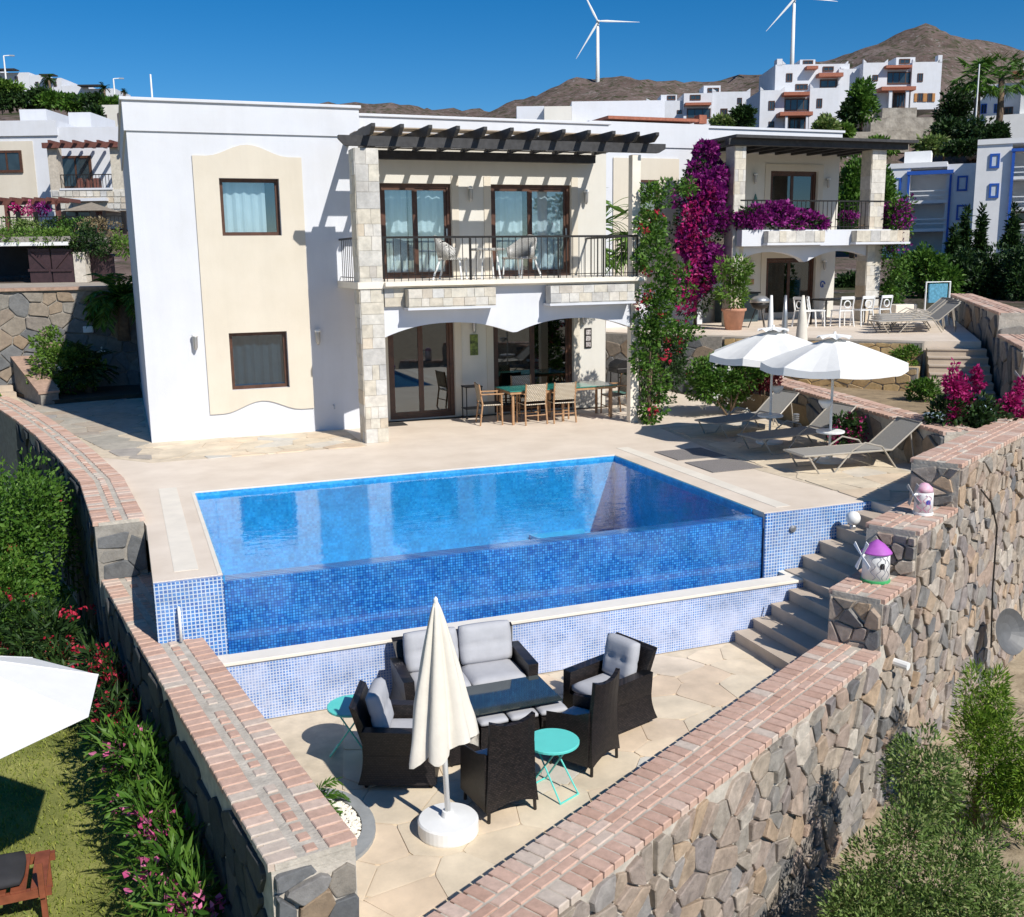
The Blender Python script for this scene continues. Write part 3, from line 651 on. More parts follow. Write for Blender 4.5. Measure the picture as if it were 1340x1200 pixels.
def garden_wall(label,a,D,Nn,L,width,z0,z1,pat='tight',faces=(),seed=1,mm=mortar,pitch=.14,sm=None,size=.34,group=None,zf=None):
    """a = inner corner, Nn points from inner to outer face"""
    c=a+D*(L/2)+Nn*(width/2); t=thing('stone_wall',label,'wall',(c.x,c.y,z0),group)
    p=[a,a+D*L,a+D*L+Nn*width,a+Nn*width]
    put('core',MB().prism([(q.x,q.y) for q in p],z0,z1-.056),mm,t)
    put('mortar_bed',MB().prism([(q.x,q.y) for q in (a+Nn*.03,a+D*L+Nn*.03,a+D*L+Nn*(width-.03),a+Nn*(width-.03))],z1-.054,z1-.006),mortar,t)
    brick_top(t,a,D,Nn,L,width,z1,pat,pitch,seed)
    for f in faces:
        zb=z0 if zf is None else zf
        if f=='outer': stone_face(t,p[3],p[2],zb,z1-.065,Nn,size,sm or stone_m,seed+1)
        if f=='inner': stone_face(t,p[0],p[1],zb,z1-.065,-Nn,size,sm or stone_m,seed+2)
        if f=='start': stone_face(t,p[0],p[3],zb,z1-.065,-D,size*.8,sm or stone_m,seed+3)
        if f=='end': stone_face(t,p[1],p[2],zb,z1-.065,D,size*.8,sm or stone_m,seed+4)
    return t
WD=.64
garden_wall('low stone parapet with red brick top along the lower patio',R1a,RD,RN,7.9,WD,-4.2,-1.1,'tight',('outer',),21,zf=-3.5,size=.20)
garden_wall('short stone wall block with brick top under the lilac-roofed windmill ornament',R1b+RD*.003,RD,RN,1.06,WD,-4.2,-.47,'tight',('outer','start'),22,zf=-3.5,size=.20)
garden_wall('stone wall block with brick top under the pink and white windmill ornament',R1b+RD*1.069,RD,RN,1.5,WD,-4.2,.12,'tight',('outer','start'),23,zf=-3.5,size=.20)
garden_wall('tall stone wall with brick top beside the sun deck and magenta bougainvillea',R1b+RD*2.575,RD,RN,6.2,WD,-4.2,.72,'tight',('outer','start'),24,zf=-3.4,size=.215)
garden_wall('stone wall with mortar-striped brick top sloping past the pebble bed',LW0-LN*0,LD,LN,(LW1-LW0).length,.63,-3.2,-.7,'wide',('start','end'),31,sm=stone_g,size=.3,zf=-2.4)
# outer rubble face of that wall, its shade put into the stone colour
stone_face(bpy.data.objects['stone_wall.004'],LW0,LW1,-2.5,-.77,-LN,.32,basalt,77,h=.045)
# upper curving part of the left wall
cv=[Vector((x,y,0)) for x,y in ((.07,14.4),(-.18,17.31),(-.67,20.08),(-1.18,22.65),(-1.76,25.2),(-2.43,27.86),(-3.18,30.3))]
wl=thing('stone_wall','curving stone wall with worn brick top between the hedge and the deck','wall',(-.8,19,-3.2))
for i,(p,q) in enumerate(zip(cv,cv[1:])):
    D=(q-p).normalized(); Nn=Vector((-D.y,D.x,0)); Nn=Nn if Nn.x<0 else -Nn; L=(q-p).length
    Dn=((cv[i+2]-q).normalized() if i+2<len(cv) else D); Dp=((p-cv[i-1]).normalized() if i else D)
    n0=(Dp+D).normalized(); n1=(D+Dn).normalized(); a0=Vector((-n0.y,n0.x,0)); a1=Vector((-n1.y,n1.x,0))
    put('core',MB().prism([(v.x,v.y) for v in (p,q,q+a1*.62,p+a0*.62)],-3.2,.044),mortar_d,wl)
    brick_top(wl,p,D,Nn,L,.62,.10,'wide',.15,40+i)
    put('mortar_bed',MB().prism([(v.x,v.y) for v in (p+a0*.05,q+a1*.05,q+a1*.57,p+a0*.57)],.0455,.092),mortar,wl)
    if i<4: stone_face(wl,p+a0*.62,q+a1*.62,-2.5,.03,Nn,.36,basalt,60+i,h=.045)  # outer face, its shade put into the stone colour
stone_face(wl,cv[0],cv[0]+Vector((-.62,-.03,0)),-.72,.03,(0.05,-1,0),.3,stone_g,59,h=.05)
# ================================================================ MAIN VILLA
V=thing('villa','two-storey white villa with cream window panel, stone pillar balcony and dark pergola behind the pool','house',(5,22,0))
YF,YR=21.1,21.7
W1=(1.99,3.13,3.98,5.07); W2=(1.98,3.12,.95,2.09)
put('wall',wall_open(W0,.38,4.74,0,5.9,YF,YF+.25,[W1,W2]),stucco,V)
b=MB(); b.box(.38,.60,YF+.251,30,0,5.9); b.box(4.5,4.74,YF+.251,30,2.0,5.9); b.box(.38,4.74,30,30.2,0,5.9); b.box(.62,4.49,YF+.26,29.9,5.6,5.9); b.box(.62,4.49,YF+.26,29.9,2.7,2.9); put('wall',b,stucco,V)
pp=MB(); pp.box(.34,4.78,YF-.035,30.24,5.903,6.44); put('parapet',pp,stucco,V); put('parapet_cap',bx(.30,4.82,YF-.08,30.3,6.443,6.50),stucco,V,bevel=.01)
# cream relief panel with curved head and foot, cut round both windows
def wave(u0,u1,z,amp,n=16): return [(u0+(u1-u0)*i/n, z+amp*(.5-.5*math.cos(2*math.pi*min(1,max(0,(i/n-.12)/.76))))) for i in range(n+1)]
def panel(u0,u1,zb,zt,amp,ops,v0,v1):
    b=MB(); top=wave(u0,u1,zt,amp); bot=wave(u0,u1,zb,amp)
    us=sorted({u for u,_ in top}|{o[0] for o in ops}|{o[1] for o in ops})
    zi=lambda L,u: next(a[1]+(c[1]-a[1])*(u-a[0])/(c[0]-a[0]) for a,c in zip(L,L[1:]) if a[0]-1e-6<=u<=c[0]+1e-6)
    for a,c in zip(us,us[1:]):
        m=(a+c)/2; cuts=[(lambda u:zi(bot,u))]; seq=[]
        zs=[o for o in ops if o[0]<=m<=o[1]]; zs.sort(key=lambda o:o[2])
        lo=(zi(bot,a),zi(bot,c))
        for o in zs: seq.append((lo,(o[2],o[2]))); lo=(o[3],o[3])
        seq.append((lo,(zi(top,a),zi(top,c))))
        for l,h in seq: b.prismv([(a,l[0]),(c,l[1]),(c,h[1]),(a,h[0])],v0,v1)
    return b
put('cream_panel',panel(1.52,3.59,.49,5.48,.22,[W1,W2],YF-.03,YF-.001),cream,V)
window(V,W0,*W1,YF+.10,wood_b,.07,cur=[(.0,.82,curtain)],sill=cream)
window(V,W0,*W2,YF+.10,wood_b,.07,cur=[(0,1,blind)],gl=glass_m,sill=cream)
# recessed right wing
D1=(5.29,6.87,3.07,5.06); D2=(7.77,9.69,3.07,5.06); G1=(5.35,6.86,0.02,2.28); G2=(7.77,9.74,0.02,2.28)
put('wall',wall_open(W0,4.742,10.56,0,5.78,YR,YR+.25,[D1,D2,G1,G2]),warmw,V)
b=MB(); b.box(10.32,10.56,YR+.251,30,0,5.78); b.box(4.75,10.31,YR+.26,29.9,5.5,5.77); b.box(4.75,10.31,YR+.26,29.9,2.7,2.95); b.box(4.75,10.3,29.7,29.9,0,5.5); put('wall',b,stucco,V)
zt=aty(600,154,21.72).z
put('parapet',bx(4.785,10.60,YR-.03,30.2,5.783,zt-.05),stucco,V); put('parapet_cap',bx(4.825,10.66,YR-.07,30.2,zt-.047,zt+.01),stucco,V,bevel=.01)
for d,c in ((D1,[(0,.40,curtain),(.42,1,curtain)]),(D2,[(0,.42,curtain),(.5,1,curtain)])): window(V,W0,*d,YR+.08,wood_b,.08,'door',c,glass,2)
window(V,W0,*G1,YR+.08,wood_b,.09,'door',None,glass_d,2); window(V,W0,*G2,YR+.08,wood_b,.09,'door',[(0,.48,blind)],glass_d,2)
for (u0,u1,z0,z1) in (D1,D2,G1,G2):
    put('surround',bx(u0-.16,u0-.001,YR-.02,YR-.002,z0,z1+.16),cream,V); put('surround',bx(u1+.001,u1+.16,YR-.02,YR-.002,z0,z1+.16),cream,V)
for d in (D1,D2): put('door_handle',bx(d[1]-.12,d[1]-.10,YR+.02,YR+.06,d[2]+.9,d[2]+1.05),grey_m,V)
# balcony
put('balcony_slab',bx(4.2,10.16,19.17,YR-.003,2.945,3.07),coping,V)
fa=[(4.70,2.93)]+[]
def arch(u): # underside of the double-arched beam
    if u<7.3: c,h=6.0,1.30
    else: c,h=8.68,1.28
    t=min(1,abs(u-c)/h); return 2.02+.24*(1-t**2.2)
pts=[(4.702+(9.94-4.702)*i/60) for i in range(61)]
fb=MB()
for a,c in zip(pts,pts[1:]): fb.prismv([(a,arch(a)),(c,arch(c)),(c,2.942),(a,2.942)],19.26,19.52)
put('arched_beam',fb,stucco,V)
put('ceiling',bx(4.72,10.1,19.525,YR-.004,2.90,2.942),stucco,V)
def cut_blocks(parent,x0,x1,z0,z1,y,n,rows,seed,name='stone',m=clad_m,side=None,proud=.014):
    """rows of cut stone on a face looking to -y (or -x if side)"""
    rg=random.Random(seed); z=z0
    hs=[rg.uniform(.75,1.3) for _ in range(rows)]; s=sum(hs)
    for h in hs:
        h*= (z1-z0)/s; k=max(1,n+rg.choice((-1,0,0,1)) if n>1 else 1); ws=[rg.uniform(.6,1.4) for _ in range(k)]; t=sum(ws); x=x0
        for w_ in ws:
            w_*=(x1-x0)/t; p=proud*rg.uniform(.6,1.4)
            if side is None: b=bx(x+.003,x+w_-.003,y-p,y+.004,z+.003,z+h-.003)
            else: b=bx(y-p if side<0 else y-.004,y+.004 if side<0 else y+p,x+.003,x+w_-.003,z+.003,z+h-.003)
            put(name,b,m,parent); x+=w_
        z+=h
put('pillar',bx(9.97,10.16,19.27,19.44,0,2.94),coping,V); put('pillar',bx(9.97,10.16,19.27,19.44,3.071,5.50),coping,V)
for (x0,x1,zt_) in ((4.245,4.69,5.50),):
    pl=put('pillar',bx(x0,x1,19.215,19.68,0,zt_),clad_m,V)
    cut_blocks(pl,x0,x1,0,zt_,19.215,2,22,int(x0*10)); cut_blocks(pl,19.215,19.68,0,zt_,x0,2,20,int(x0*10)+1,side=-1); 
for (x0,x1) in ((5.1,6.85),(8.0,9.86)):
    pb=put('planter_box',bx(x0,x1,18.93,19.165,2.58,2.925),clad_m,V); cut_blocks(pb,x0,x1,2.60,2.925,18.93,8,2,int(x0*7)); put('planter_base',bx(x0-.02,x1+.02,18.90,19.255,2.535,2.578),stucco,pb)
pb=put('stone_band',bx(4.705,5.098,19.2,19.258,2.6,2.943),clad_m,V); cut_blocks(pb,4.705,5.098,2.6,2.943,19.2,2,2,5)
put('slab_edge',bx(4.70,10.2,19.05,19.168,2.985,3.06),coping,V)
# railing, one baluster at a time
rl=put('railing',MB().box(4.70,10.08,19.20,19.24,3.87,3.91).box(4.70,10.08,19.21,19.23,3.14,3.155).box(10.06,10.10,19.245,21.69,3.87,3.91).box(4.26,4.29,19.69,21.08,3.87,3.91).box(4.265,4.285,19.69,21.08,3.14,3.155),iron,V)
bal=put('baluster',bx(-.006,.006,-.006,.006,3.07,3.87),iron,rl,at=(4.78,19.22,0)); bal.parent=rl
for i in range(1,39): inst(bal,rl,(4.78+i*.137,19.22,0))
for i in range(12): inst(bal,rl,(10.08,19.4+i*.19,0)); 
for i in range(7): inst(bal,rl,(4.275,19.8+i*.18,0))
for x in (4.72,6.45,8.3,9.30,10.07): put('post',bx(x-.013,x+.013,19.205,19.235,3.071,3.868),iron,rl)
# pergola
pg=put('pergola_beam',MB().prismv([(3.97,5.72),(3.97,5.66),(4.09,5.54),(10.55,5.54),(10.70,5.62),(10.70,5.72)],19.22,19.34),wood_d,V)
put('pergola_ledger',bx(4.79,10.2,21.50,21.665,5.53,5.70),wood_d,V)
rf=MB(); rf.add([(x,y,z) for x in (-.035,.035) for y,z in ((18.80,.17),(18.80,.11),(18.98,.0),(21.66,.0),(21.66,.17))],[(0,1,2,3,4),(9,8,7,6,5),(0,5,6,1),(1,6,7,2),(2,7,8,3),(3,8,9,4),(4,9,5,0)])
r0=put('rafter',rf,wood_d,V,at=(4.52,0,5.722))
for i in range(1,12): inst(r0,V,(4.52+i*.533 if i<11 else 10.28,0,5.722))
tanb=mat('weathered_board',(.42,.33,.24),.8,.3,8,.4)
for y0 in (19.48,20.24,21.0): put('shade_board',bx(4.5,10.25,y0,y0+.50,5.894,5.915),tanb,V)
# front matters on the wall
def wall_lamp(x,y,z,label):
    t=thing('wall_lamp',label,'lamp',(x,y,z),'wall lamps on the villa')
    put('bracket',bx(x-.03,x+.03,y-.05,y-.001,z-.02,z+.05),grey_m,t); put('shade',MB().lathe([(.02,-.26),(.045,-.2),(.05,-.02),(.052,0)],12,(x,y-.09,z)),grey_m,t,True); put('top',MB().lathe([(.06,.001),(.06,.04),(.03,.06)],12,(x,y-.09,z)),white_p,t,True)
for x,y,z,l in ((1.33,YF,2.05,'grey wall lamp on the white wall beyond the cream panel'),(3.73,YF,2.05,'grey wall lamp between the cream panel and the stone pillar'),(7.28,YR,4.95,'wall lamp between the two balcony doors'),(10.02,YR,4.90,'wall lamp at the end of the balcony wall'),(7.30,YR,2.12,'wall lamp above the small green picture'),(9.96,YR,2.2,'wall lamp above the tall framed picture')): wall_lamp(x,y,z,l)
tag(put('framed_picture',bx(7.22,7.40,YR-.03,YR-.003,1.36,1.82),mat('green_picture',(.05,.13,.03),.5,.9,14,0,c2=(.25,.32,.06))),'small green framed picture on the wall between the patio doors','picture')
pc=tag(put('framed_picture',bx(10.02,10.19,YR-.03,YR-.003,1.40,1.86),iron),'tall dark frame with three small red and white pictures','picture')
for i in range(3): put('print',bx(10.045,10.165,YR-.036,YR-.031,1.43+.14*i,1.54+.14*i),mat('print_red',(.45,.10,.08),.6,.9,40,0,c2=(.75,.72,.7)),pc)
tag(put('garden_tap',MB().tube([(4.0,YF-.001,.52),(4.0,YF-.09,.52),(4.0,YF-.1,.45)],.016,8),grey_m),'small wall tap low on the shaded white wall','tap')
tag(put('door_mat',bx(5.0,5.55,21.0,21.4,.001,.015),mat('dark_mat',(.03,.028,.025),.95,.2,30,.5)),'dark door mat by the patio door','mat')
tag(put('roof_mast',MB().tube([(1.05,25,6.3),(1.05,25,7.55)],[.025,.018],8),white_p),'thin white mast on the villa roof','mast')
# ---------------------------------------------------------------- dining set
def dining_chair():
    t=thing('dining_chair','','chair',(0,0,0),'teak chairs round the dining table')
    for s in (-1,1):
        put('leg',MB().tube([(s*.25,-.22,0),(s*.24,-.21,.66)],.019,6),wood_t,t); put('leg',MB().tube([(s*.25,.26,0),(s*.235,.2,.45),(s*.235,.27,.88)],.019,6),wood_t,t)
        put('armrest',MB().box(s*.25-.025,s*.25+.025,-.25,.24,.655,.68),wood_t,t)
    put('seat',bx(-.235,.235,-.24,.22,.42,.45),mat_w,t,bevel=.008)
    put('backrest',MB().add([(-.22,.215,.50),(.22,.215,.50),(.22,.262,.87),(-.22,.262,.87),(-.22,.232,.50),(.22,.232,.50),(.22,.279,.87),(-.22,.279,.87)],[(0,1,2,3),(7,6,5,4),(0,4,5,1),(3,2,6,7),(0,3,7,4),(1,5,6,2)]),mat_w,t)
    put('stretcher',MB().tube([(-.245,.22,.2),(.245,.22,.2)],.012,6),wood_t,t); put('stretcher',MB().tube([(-.245,-.21,.2),(.245,-.21,.2)],.012,6),wood_t,t)
    return t
mat_w=mat_weave('woven_seat',(.62,.52,.38),(.72,.62,.48),.035)
c0=dining_chair(); c0.location=(8.05,20.12,0); c0.rotation_euler.z=R(180+2); c0['label']='woven teak armchair backed to the pool, next to the chair by the trolley'

dup(c0,(8.72,20.08,0),R(176),'woven teak armchair with its back to the pool, farther from the serving trolley')
dup(c0,(7.22,20.45,0),R(82),'dark shaded teak armchair at the table end beside the serving trolley')
dup(c0,(8.35,21.22,0),R(2),'woven teak armchair behind the table, backed to the glass door')
dup(c0,(10.2,20.5,0),R(-95),'teak armchair at the table end beside the barbecue')
dt=thing('dining_table','long teak dining table with a green glass top under the balcony','table',(8.75,20.4,0))
put('table_frame',bx(7.52,9.98,19.98,20.88,.66,.715),wood_t,dt); put('glass_top',bx(7.50,10.0,19.96,20.90,.717,.735),tealtop,dt)
for x in (7.6,8.75,9.9):
    for y in (20.05,20.8): put('leg',MB().tube([(x,y,0),(x,y,.66)],.03,6),wood_t,dt)
tr=thing('serving_trolley','black metal serving trolley against the wall by the dining set','trolley',(7.12,21.35,0))
for x in (6.95,7.3):
    for y in (21.2,21.5): put('leg',MB().tube([(x,y,.06),(x,y,.72)],.012,6),iron,tr); put('wheel',MB().lathe([(.03,-.01),(.03,.01)],10,(0,0,0)),iron,tr,at=(x,y,.03)).rotation_euler=(R(90),0,0)
put('shelf',bx(6.93,7.32,21.18,21.52,.70,.725),iron,tr); put('shelf',bx(6.93,7.32,21.18,21.52,.22,.235),iron,tr)
bq=thing('barbecue','black barbecue cart with lid, side tray and two wheels','barbecue',(11.0,21.6,0))
for x in (10.75,11.25):
    for y in (21.4,21.8): put('leg',MB().tube([(x+(.1 if x>11 and y<21.5 else 0),y,.0 if x<11 else .1),(x,y,.80)],.014,6),iron,bq)
put('fire_box',bx(10.7,11.3,21.36,21.84,.80,.92),iron,bq,bevel=.02); put('lid',MB().prismv([(10.7,.922),(11.3,.922),(11.26,1.02),(11.1,1.1),(10.9,1.1),(10.74,1.02)],21.36,21.84),iron,bq)
put('shelf',bx(10.75,11.25,21.4,21.8,.32,.34),mat('green_shelf',(.06,.16,.13),.4,.1),bq)
for y in (21.36,21.84): put('wheel',MB().lathe([(.08,-.02),(.1,-.015),(.1,.015),(.08,.02)],14,(0,0,0)),iron,bq,at=(11.33,y,.1)).rotation_euler=(R(90),0,0)
# ---------------------------------------------------------------- balcony set
def rattan_chair():
    t=thing('rattan_chair','','chair',(0,0,0),'white rattan chairs on the balcony')
    for s in (-1,1):
        put('leg',MB().tube([(s*.26,-.24,0),(s*.24,-.2,.4)],.02,6),white_p,t); put('leg',MB().tube([(s*.30,.34,0),(s*.22,.2,.4)],.02,6),white_p,t)
    put('seat',bx(-.27,.27,-.26,.24,.38,.43),rattan_w,t,bevel=.015)
    n=14; b=MB(); vs=[]
    for i in range(n+1):
        a=math.pi*(i/n); x,y=-.31*math.cos(a),.30*math.sin(a)-.02; h=.62+.26*math.sin(a)**1.5; k=1+.10*math.sin(a)
        vs+=[(x*.9,y*.9,.40),(x*k*1.03,y*k*1.12,h)]
    b.add(vs,[(2*i,2*i+2,2*i+3,2*i+1) for i in range(n)]); o=put('backrest',b,rattan_w,t,True); md=o.modifiers.new('thick','SOLIDIFY'); md.thickness=.03
    return t
r0=rattan_chair(); r0.location=(6.35,20.1,3.071); r0.rotation_euler.z=R(60); r0['label']='white rattan tub chair on the balcony beside the open door frame nearer the stone pillar'
dup(r0,(7.75,19.95,3.071),R(-62),'white rattan tub chair on the balcony in front of the farther door')
bt=thing('balcony_table','low white rattan table between the two balcony chairs','table',(7.05,19.95,3.071))
put('table_top',MB().lathe([(.34,.56),(.36,.575),(.36,.60),(.34,.61)],24,(7.05,19.95,3.071)),rattan_w,bt)
for k in range(4): a=R(45+90*k); put('leg',MB().tube([(7.05+.28*math.cos(a),19.95+.28*math.sin(a),3.071),(7.05+.2*math.cos(a),19.95+.2*math.sin(a),3.63)],.018,6),white_p,bt)
# ================================================================ LOUNGE SET ON THE LOWER PATIO
def armchair(name,label,wid,dep,h_arm,h_back,group,seats=1,cm=cush,skirt=True,cat='armchair'):
    """deep wicker seat facing -y, flared skirt, loose cushions"""
    t=thing(name,label,cat,(0,0,0),group); w2=wid/2; d2=dep/2; b=MB()
    def shell(x0,x1,y0,y1,z0,z1,fl):
        return [(x0-fl,y0-fl*.3,z0),(x1+fl,y0-fl*.3,z0),(x1+fl,y1+fl,z0),(x0-fl,y1+fl,z0)]
    n=6; fl=.05
    # base skirt with concave flare
    vs=[]; K=6
    for k in range(K+1):
        z=.06+(.34-.06)*k/K; f=fl*(1-k/K)**2
        vs+=[(-w2-f,-d2-f*.3,z),(w2+f,-d2-f*.3,z),(w2+f,d2+f,z),(-w2-f,d2+f,z)]
    b.add(vs,[(4*k+i,4*k+(i+1)%4,4*k+4+(i+1)%4,4*k+4+i) for k in range(K) for i in range(4)]+[(4*K,4*K+1,4*K+2,4*K+3),(3,2,1,0)])
    put('base',b,wicker,t)
    for s in (-1,1):
        x0,x1=(s*w2,s*(w2-.10)) if s<0 else (w2-.10,w2)
        put('armrest',MB().add([(x0,-d2,.342),(x1,-d2,.342),(x1,d2,.342),(x0,d2,.342),(x0-(.02 if s<0 else 0),-d2+.02,h_arm-.02),(x1+(.02 if s>0 else 0),-d2+.02,h_arm-.02),(x1+(.02 if s>0 else 0),d2,h_arm),(x0-(.02 if s<0 else 0),d2,h_arm)],[(0,3,2,1),(4,5,6,7),(0,1,5,4),(1,2,6,5),(2,3,7,6),(3,0,4,7)]),wicker,t)
    put('backrest',MB().add([(-w2+.102,d2-.12,.342),(w2-.102,d2-.12,.342),(w2-.102,d2,.342),(-w2+.102,d2,.342),(-w2+.03,d2+.06,h_back-.03),(w2-.03,d2+.06,h_back-.03),(w2-.03,d2+.12,h_back),(-w2+.03,d2+.12,h_back)],[(0,3,2,1),(4,5,6,7),(0,1,5,4),(1,2,6,5),(2,3,7,6),(3,0,4,7)]),wicker,t)
    for x in (-w2+.03,w2-.03):
        for y in (-d2+.04,d2-.02): put('leg',MB().tube([(x,y,0),(x,y,.08)],.02,6),iron,t)
    iw=(wid-.22)/seats
    for k in range(seats):
        cx=-wid/2+.11+iw*(k+.5)
        put('seat_cushion',MB().cushion(cx,-.05,.41,iw-.008,dep-.10,.135),cm,t,True)
        put('back_cushion',MB().cushion(cx,d2-.13,.69,iw-.02,.46,.16,R(78),0,12,1),cm,t,True)
    return t
so_=armchair('wicker_sofa','two-seat dark wicker sofa with grey cushions against the tiled wall',1.52,.72,.60,.80,None,2,cat='sofa')
so_.location=(3.34,10.50,PZ); so_.rotation_euler.z=R(-2)
ar=armchair('wicker_armchair','dark wicker armchair with grey cushions facing the coffee table, right of the sofa',.70,.68,.60,.84,'deep wicker armchairs')
ar.location=(4.72,9.62,PZ); ar.rotation_euler.z=R(-72); ar['label']='dark wicker armchair with grey cushions on the stair side of the sofa'
bcu=mat('blue_grey_cushion',(.30,.40,.46),.9,.08,8,.3,.005,40)
al=armchair('wicker_armchair','dark wicker armchair in shade beside the closed parasol and a turquoise table',.72,.70,.60,.84,'deep wicker armchairs')
al.location=(2.32,9.38,PZ); al.rotation_euler.z=R(68)
def side_chair():
    t=thing('wicker_chair','','chair',(0,0,0),'tall wicker chairs seen from behind')
    vs=[]; K=10
    for k in range(K+1):                       # back panel, flared at the foot, dished at the top
        z=.10+.84*k/K; f=.035*(1-k/K)**2; y=.26+.05*(k/K)-.02*math.sin(math.pi*k/K)+f; n=6
        for i in range(n+1):
            x=(-1+2*i/n); vs.append((x*(.235+f),y+.03*(1-x*x)*(k/K),z+(.05*(x*x) if k==K else 0)+(.06*(1-x*x) if k==0 else 0)))
    b=MB().add(vs,[(k*7+i+1,k*7+i,(k+1)*7+i,(k+1)*7+i+1) for k in range(K) for i in range(6)]); o=put('backrest',b,wicker,t); md=o.modifiers.new('thick','SOLIDIFY'); md.thickness=.045; md.offset=-1
    for s in (-1,1):
        put('side_panel',MB().add([(s*.235,-.26,.10),(s*.235,.245,.10),(s*.235,.245,.66),(s*.235,.10,.60),(s*.235,-.26,.56),(s*.27,-.27,.10),(s*.27,.245,.10),(s*.262,.245,.68),(s*.262,.10,.62),(s*.262,-.26,.575)],[(0,1,2,3,4) if s>0 else (4,3,2,1,0),(9,8,7,6,5) if s>0 else (5,6,7,8,9)]+[(i,5+i,5+(i+1)%5,(i+1)%5) if s>0 else (i,(i+1)%5,5+(i+1)%5,5+i) for i in range(5)]),wicker,t)
        for y in (-.22,.27): put('leg',MB().tube([(s*.245,y,0),(s*.24,y,.12)],.017,6),iron,t)
    put('seat',bx(-.233,.233,-.27,.24,.30,.40),wicker,t); put('seat_cushion',MB().cushion(0,-.02,.435,.45,.46,.07),cush,t,True)
    return t
s0=side_chair(); s0.location=(2.99,8.42,PZ); s0.rotation_euler.z=R(188); s0['label']='tall-backed wicker chair with its back to the parasol base'
dup(s0,(4.08,8.90,PZ),R(213),'tall-backed wicker chair between the turquoise table and the wicker armchair')
ct=thing('coffee_table','long dark wicker coffee table with a glass top in front of the sofa','table',(3.42,9.55,PZ))
put('base',bx(2.96,3.92,9.62,9.98,PZ+.02,PZ+.47),wicker,ct); put('glass_top',bx(2.80,4.06,9.34,10.04,PZ+.472,PZ+.486),mat('dark_glass_top',(.02,.035,.04),.06,.1,5,0,spec=.9),ct)
def stool(x,y,rz,label):
    t=thing('wicker_stool',label,'stool',(x,y,PZ),'cushioned wicker stools beside the coffee table',R(rz))
    put('base',MB().add([(-.17,-.16,.03),(.17,-.16,.03),(.17,.16,.03),(-.17,.16,.03),(-.15,-.14,.36),(.15,-.14,.36),(.15,.14,.36),(-.15,.14,.36)],[(3,2,1,0),(4,5,6,7),(0,1,5,4),(1,2,6,5),(2,3,7,6),(3,0,4,7)]),wicker,t,at=(0,0,0)).location=(0,0,0)
    o=put('cushion',MB().cushion(0,0,.395,.31,.29,.06),cush,t,True,at=(0,0,0)); o.location=(0,0,0)
    for a in (-.14,.14):
        for c in (-.13,.13): put('leg',MB().tube([(a,c,0),(a,c,.04)],.015,6),iron,t,at=(0,0,0)).location=(0,0,0)
for k in range(4): stool(2.93+.335*k,9.40,0,'grey-cushioned wicker stool in the row along the coffee table')
def bistro(x,y,r,h,label,rz):
    t=thing('folding_table',label,'table',(0,0,0),'round turquoise folding tables')
    put('table_top',MB().lathe([(r-.01,h-.03),(r,h-.025),(r,h-.005),(r-.006,h)],32),teal,t)
    for s in (-1,1):
        for q in (-1,1): put('leg',MB().tube([(s*.13,-q*.22,0),(s*.10,q*.14,h-.03)],.009,6),teal,t)
        put('foot_bar',MB().tube([(-.13,s*.22,.012),(.13,s*.22,.012)],.009,6),teal,t)
    t.location=(x,y,PZ); t.rotation_euler.z=R(rz); return t
bistro(3.55,8.42,.26,.54,'round turquoise folding table beside the tall-backed wicker chairs',25); bistro(1.93,9.95,.26,.54,'round turquoise folding table behind the shaded armchair by the tiled wall',60)
# closed parasol
pa=thing('closed_parasol','folded cream parasol on a white round base in front of the wicker seats','parasol',(2.40,8.13,PZ))
b=Vector((2.40,8.13,PZ)); put('base',MB().lathe([(.27,0),(.275,.015),(.275,.125),(.262,.14),(.06,.155),(.05,.21)],40,b),white_p,pa)
put('pole',MB().tube([b+Vector((0,0,.17)),b+Vector((-.055,.0,2.16))],.026,10),white_p,pa,True)
def folded():
    n=48; K=22; vs=[]; mb=MB(); ang=[2*math.pi*i/n for i in range(n)]
    for k in range(K+1):
        t=k/K; z=2.19-1.32*t; 
        for a in ang:
            fold=abs(math.cos(3.5*a+.5*math.sin(2*a)+.35*t))**.7; r=.018+.295*t**.80*(.42+.58*fold); r*=1+.14*math.sin(2*a+1)*t+.035*math.sin(9*a+5*t)*t+.02*math.sin(17*t+3*a)*t
            zz=z
            if k>=K-6: zz-= (k-(K-6))/6*(.20*max(0,math.sin(a*1.5+2.6))+.12*max(0,math.sin(3*a+.4))-.05)*(.3+.7*fold)
            vs.append((b.x-.055*(z/2.2)+r*math.cos(a),b.y+r*math.sin(a)*.8,b.z+zz))
    fs=[(k*n+(i+1)%n,k*n+i,(k+1)*n+i,(k+1)*n+(i+1)%n) for k in range(K) for i in range(n)]+[tuple(range(n))]
    return mb.add(vs,fs)
put('canopy',folded(),ecru,pa,True); put('finial',MB().lathe([(.02,0),(.02,.03),(.005,.05)],10,(b.x-.056,b.y,b.z+2.185)),white_p,pa)
